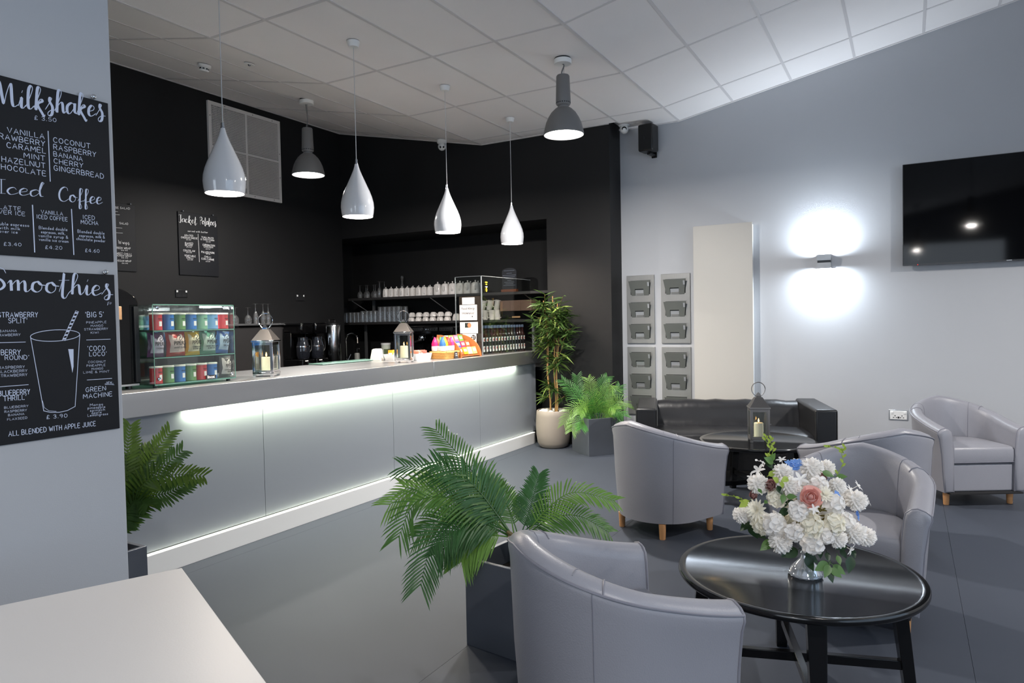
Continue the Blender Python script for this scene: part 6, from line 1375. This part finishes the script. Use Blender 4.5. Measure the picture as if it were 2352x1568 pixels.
# ------------------------------------------------------------------ flower arrangement
fa = thing('flower_arrangement', 'white flower arrangement with one pink rose in a crystal vase', 'flowers', (-.343, 2.842, .4805), 0)
def fl(p): return Vector(p[:3])-fa.location
m_cry = mat('crystal_glass', (206, 212, 220), .04, .55, coat=.5)
va = MB()
n = 16
def facet(prof):
    vs = []; fs = []
    for j, (r_, z) in enumerate(prof):
        for i in range(n*2):
            a = PI*i/n; rr = r_*(1.04 if (i+j) % 2 else .96); vs.append((rr*cos(a), rr*sin(a), z))
    for j in range(len(prof)-1):
        for i in range(n*2):
            i2 = (i+1) % (2*n); fs.append((j*2*n+i, j*2*n+i2, (j+1)*2*n+i2, (j+1)*2*n+i))
    fs.append(tuple(reversed(range(2*n)))); fs.append(tuple((len(prof)-1)*2*n+i for i in range(2*n)))
    return vs, fs
va.add(*facet([(.058, 0), (.061, .005), (.060, .011), (.056, .016), (.050, .030), (.038, .043), (.026, .055), (.016, .066), (.013, .078), (.017, .086), (.013, .094), (.02, .105), (.045, .13), (.06, .17)]))
va.obj('vase', m_cry, fa, smooth=20)
m_pet = mat('petal_white', (250, 247, 243), .6, noise=.02, nscale=30, thin=.35)
m_pet2 = mat('petal_cream', (248, 244, 230), .6, noise=.03, nscale=30, thin=.35)
m_rose = mat('petal_pink', (238, 186, 176), .6, noise=.10, nscale=30, thin=.3); m_dusk = mat('petal_dusky', (164, 118, 112), .65, noise=.1, nscale=30)
m_blue = mat('petal_blue', (124, 166, 228), .6, noise=.12, nscale=25, thin=.3)
GL = [leafmat('foliage_dark', (36, 62, 36), .35), leafmat('foliage_mid', (92, 128, 66), .38), leafmat('foliage_lime', (158, 180, 78), .45)]
m_moss = mat('moss', (116, 104, 42), .9, noise=.4, nscale=60)
CEN = Vector((-.343, 2.842, .70))-fa.location
def basis(nv):
    nv = nv.normalized(); a = nv.orthogonal().normalized(); return a, nv.cross(a), nv
def petal(mb, o, d, nrm, l, w, curl=.2, cup=.2, n=4, tip=.5, pointed=False):
    d = d.normalized(); s = d.cross(nrm).normalized(); vs = []
    for i in range(n+1):
        t = i/n; ww = w*(math.sin(PI*(.12+.80*t))**.7)*(1 if t < .9 else tip+.2)
        if pointed: ww = w*max(.02, math.sin(PI*(.03+.97*t)**.72))
        c = o+d*l*t+nrm*(curl*l*t*t)
        vs += [c-s*ww/2+nrm*cup*ww*.5, c, c+s*ww/2+nrm*cup*ww*.5]
    mb.add(vs, [(3*i+k, 3*i+k+1, 3*i+k+4, 3*i+k+3) for i in range(n) for k in (0, 1)])
rf = random.Random(9)
def outward(p): 
    v = p-CEN; v = v+Vector((.15, -.35, .12))*.25
    return v.normalized()
for P in POMPOMS:
    p = fl(P); r_ = P[3]; mb = MB()
    for k in range(150):
        z = 1-2*(k+.5)/150; a = k*2.39996; q = math.sqrt(1-z*z)
        d = Vector((q*cos(a), q*sin(a), z)); b1, b2, _ = basis(d)
        t1 = (b1*cos(a*3)+b2*sin(a*3))
        petal(mb, p+d*r_*.55, (d+t1*.35).normalized(), t1.cross(d), r_*.5*rf.uniform(.85, 1.1), r_*.36, .25, .35, 3)
    mb.lathe([(0, -r_*.6)]+[(r_*.6*sin(q), -r_*.6*cos(q)) for q in [j*PI/6 for j in range(1, 6)]]+[(0, r_*.6)], 10, T(p))
    mb.obj('pompom_flower', m_pet if P[1] > 0 else m_pet2, fa, smooth=0, fix=False)
for k_, P in enumerate(HYDRANGEAS):
    p = fl(P); r_ = P[3]; nv = outward(p); b1, b2, b3 = basis(nv); mb = MB()
    for k in range(13):
        z = 1-1.2*(k+.5)/13; a = k*2.39996; q = math.sqrt(max(0, 1-z*z))
        d = b1*q*cos(a)+b2*q*sin(a)+b3*z; c = p+d*r_*.62-b3*r_*.25
        e1_, e2_, e3_ = basis((d+Vector((rf.uniform(-.18, .18), rf.uniform(-.18, .18), rf.uniform(-.18, .18)))).normalized()); ph = rf.uniform(0, PI)
        for j in range(4):
            aa = ph+j*PI/2; dd = e1_*cos(aa)+e2_*sin(aa)
            petal(mb, c, (dd+e3_*.25).normalized(), e3_, r_*.56, r_*.66, rf.uniform(-.1, .3), .12, 4, .9)
    mb.lathe([(0, -r_*.45)]+[(r_*.45*sin(q), -r_*.45*cos(q)) for q in [j*PI/5 for j in range(1, 5)]]+[(0, r_*.45)], 8, T(p-b3*r_*.25))
    mb.obj('hydrangea_flower', m_pet2 if k_ % 3 == 0 else m_pet, fa, smooth=0, fix=False)
for P in DAISIES:
    p = fl(P); r_ = P[3]; nv = outward(p); b1, b2, b3 = basis(nv); mb = MB()
    for ringn, (cnt_, el, ll_) in enumerate(((14, .1, 1), (12, .5, .85), (9, 1.1, .6))):
        for k in range(cnt_):
            a = 2*PI*k/cnt_+ringn*.3; d = b1*cos(a)+b2*sin(a)
            petal(mb, p+b3*.004*ringn, (d+b3*el).normalized(), (b3-d*el).normalized(), r_*ll_, r_*.30, .1, .25, 3, .6)
    mb.obj('chrysanthemum_flower', m_pet2, fa, smooth=0, fix=False)
for P in ROSES:
    p = fl(P); r_ = P[3]; nv = outward(p); b1, b2, b3 = basis(nv); mb = MB()
    mb.lathe([(r_*.04, -r_*.3), (r_*.22, -r_*.1), (r_*.25, r_*.25), (r_*.16, r_*.5), (r_*.05, r_*.56), (r_*.03, r_*.45)], 10, Matrix.Translation(p) @ Matrix((b1, b2, b3)).transposed().to_4x4())
    for k in range(13):
        rk = r_*(.30+.70*(k/12)**.9); hk = r_*(.80-.22*k/12); a0 = k*2.39996; top = 1.0-.75*k/12; vs = []; ni, nj = 6, 5
        for j in range(nj+1):
            el = -1.0+(top+1.0)*j/nj
            for i in range(ni+1):
                u = 2*i/ni-1; a = a0+u*(1.05-.25*k/12); fl_ = 1+.16*(j/nj)**3*(k/12+.3); el2 = el-.25*u*u*(j/nj)
                d = b1*cos(a)+b2*sin(a); vs.append(p+d*rk*cos(el2)*fl_+b3*hk*sin(el2))
        mb.add(vs, [(j*(ni+1)+i, j*(ni+1)+i+1, (j+1)*(ni+1)+i+1, (j+1)*(ni+1)+i) for j in range(nj) for i in range(ni)])
    o = mb.obj('rose', m_rose if P[4] == 0 else m_dusk, fa, smooth=60, fix=False)
    o['label'] = 'open pink rose' if P[4] == 0 else 'dusky pink rose'
for P in STARS:
    p = fl(P); r_ = P[3]; nv = outward(p); b1, b2, b3 = basis(nv); mb = MB(); ph = rf.uniform(0, 1)
    r_ *= .85
    for k in range(5):
        a = 2*PI*k/5+ph; d = b1*cos(a)+b2*sin(a)
        petal(mb, p, (d+b3*.35).normalized(), b3, r_*1.1, r_*.42, -.15, .3, 4, .2)
    mb.tube([p-nv*r_*1.4, p], .0014, 5)
    mb.obj('star_flower', m_pet, fa, smooth=0, fix=False)
for P in BLUES:
    p = fl(P); r_ = P[3]; nv = outward(p); b1, b2, b3 = basis(nv); mb = MB()
    for k in range(9):
        a = k*2.4; q = .55*math.sqrt((k+.5)/9); c_ = p+(b1*cos(a)+b2*sin(a))*r_*q*1.4+b3*r_*(.3-q*.4)
        for j in range(5):
            aa = j*2*PI/5+k; dd = b1*cos(aa)+b2*sin(aa)
            petal(mb, c_, (dd+b3*.3).normalized(), b3, r_*.42, r_*.34, .1, .2, 3, .7)
    mb.obj('blue_flower', m_blue, fa, smooth=0, fix=False)
for A, B_, col in BLEAVES:
    a, b = fl(A), fl(B_); d = b-a; l = d.length; mb = MB()
    nrm = Vector((.35, -.8, .45)); nrm = (nrm-d.normalized()*nrm.dot(d.normalized())).normalized()
    petal(mb, a, d, nrm, l, l*.58, -.08, .14, 8, .15, True); mb.tube([a-d*.25, a], .0012, 4)
    mb.obj('leaf', GL[col], fa, smooth=60, fix=False)
for A, B_, col in SPRIGS:
    a, b = fl(A), fl(B_); d = b-a; mb = MB(); n_ = 7
    pts = catmull([a, a+d*.4+Vector((.01, 0, .008)), a+d*.75+Vector((-.006, 0, .006)), b], 4); mb.tube(pts, .0011, 4)
    for k in range(n_):
        p = pts[min(len(pts)-1, int((k+1)*len(pts)/(n_+1)))]; s_ = 1 if k % 2 else -1
        dd = (d.normalized()+Vector((.9*s_, -.2, .2))).normalized(); nrm = Vector((0, -1, .2)); nrm = (nrm-dd*nrm.dot(dd)).normalized()
        petal(mb, p, dd, nrm, .020 if col == 2 else .010, .009 if col == 2 else .008, .1, .1, 4, .2)
    mb.obj('sprig', GL[2] if col == 2 else m_pet, fa, smooth=0, fix=False)
ms = MB()
for k in range(60):
    a = rf.uniform(0, 2*PI); q = rf.uniform(0, 1); p = CEN+Vector((.10*q*cos(a), .08*q*sin(a)-.02, rf.uniform(-.06, .06)))
    d = Vector((rf.uniform(-1, 1), rf.uniform(-1, 1), rf.uniform(-1, 1))).normalized(); ms.tube([p, p+d*.03, p+d*.05+Vector((.01, 0, .01))], .003, 4)
tag(ms.obj('moss', m_moss, fa), kind='stuff')
stm = MB()
for k in range(14):
    a = 2*PI*k/14; stm.tube([(0.02*cos(a), .02*sin(a), .12), CEN+Vector((.09*cos(a), .08*sin(a), -.02))], .0018, 4)
stm.obj('stems', GL[1], fa)
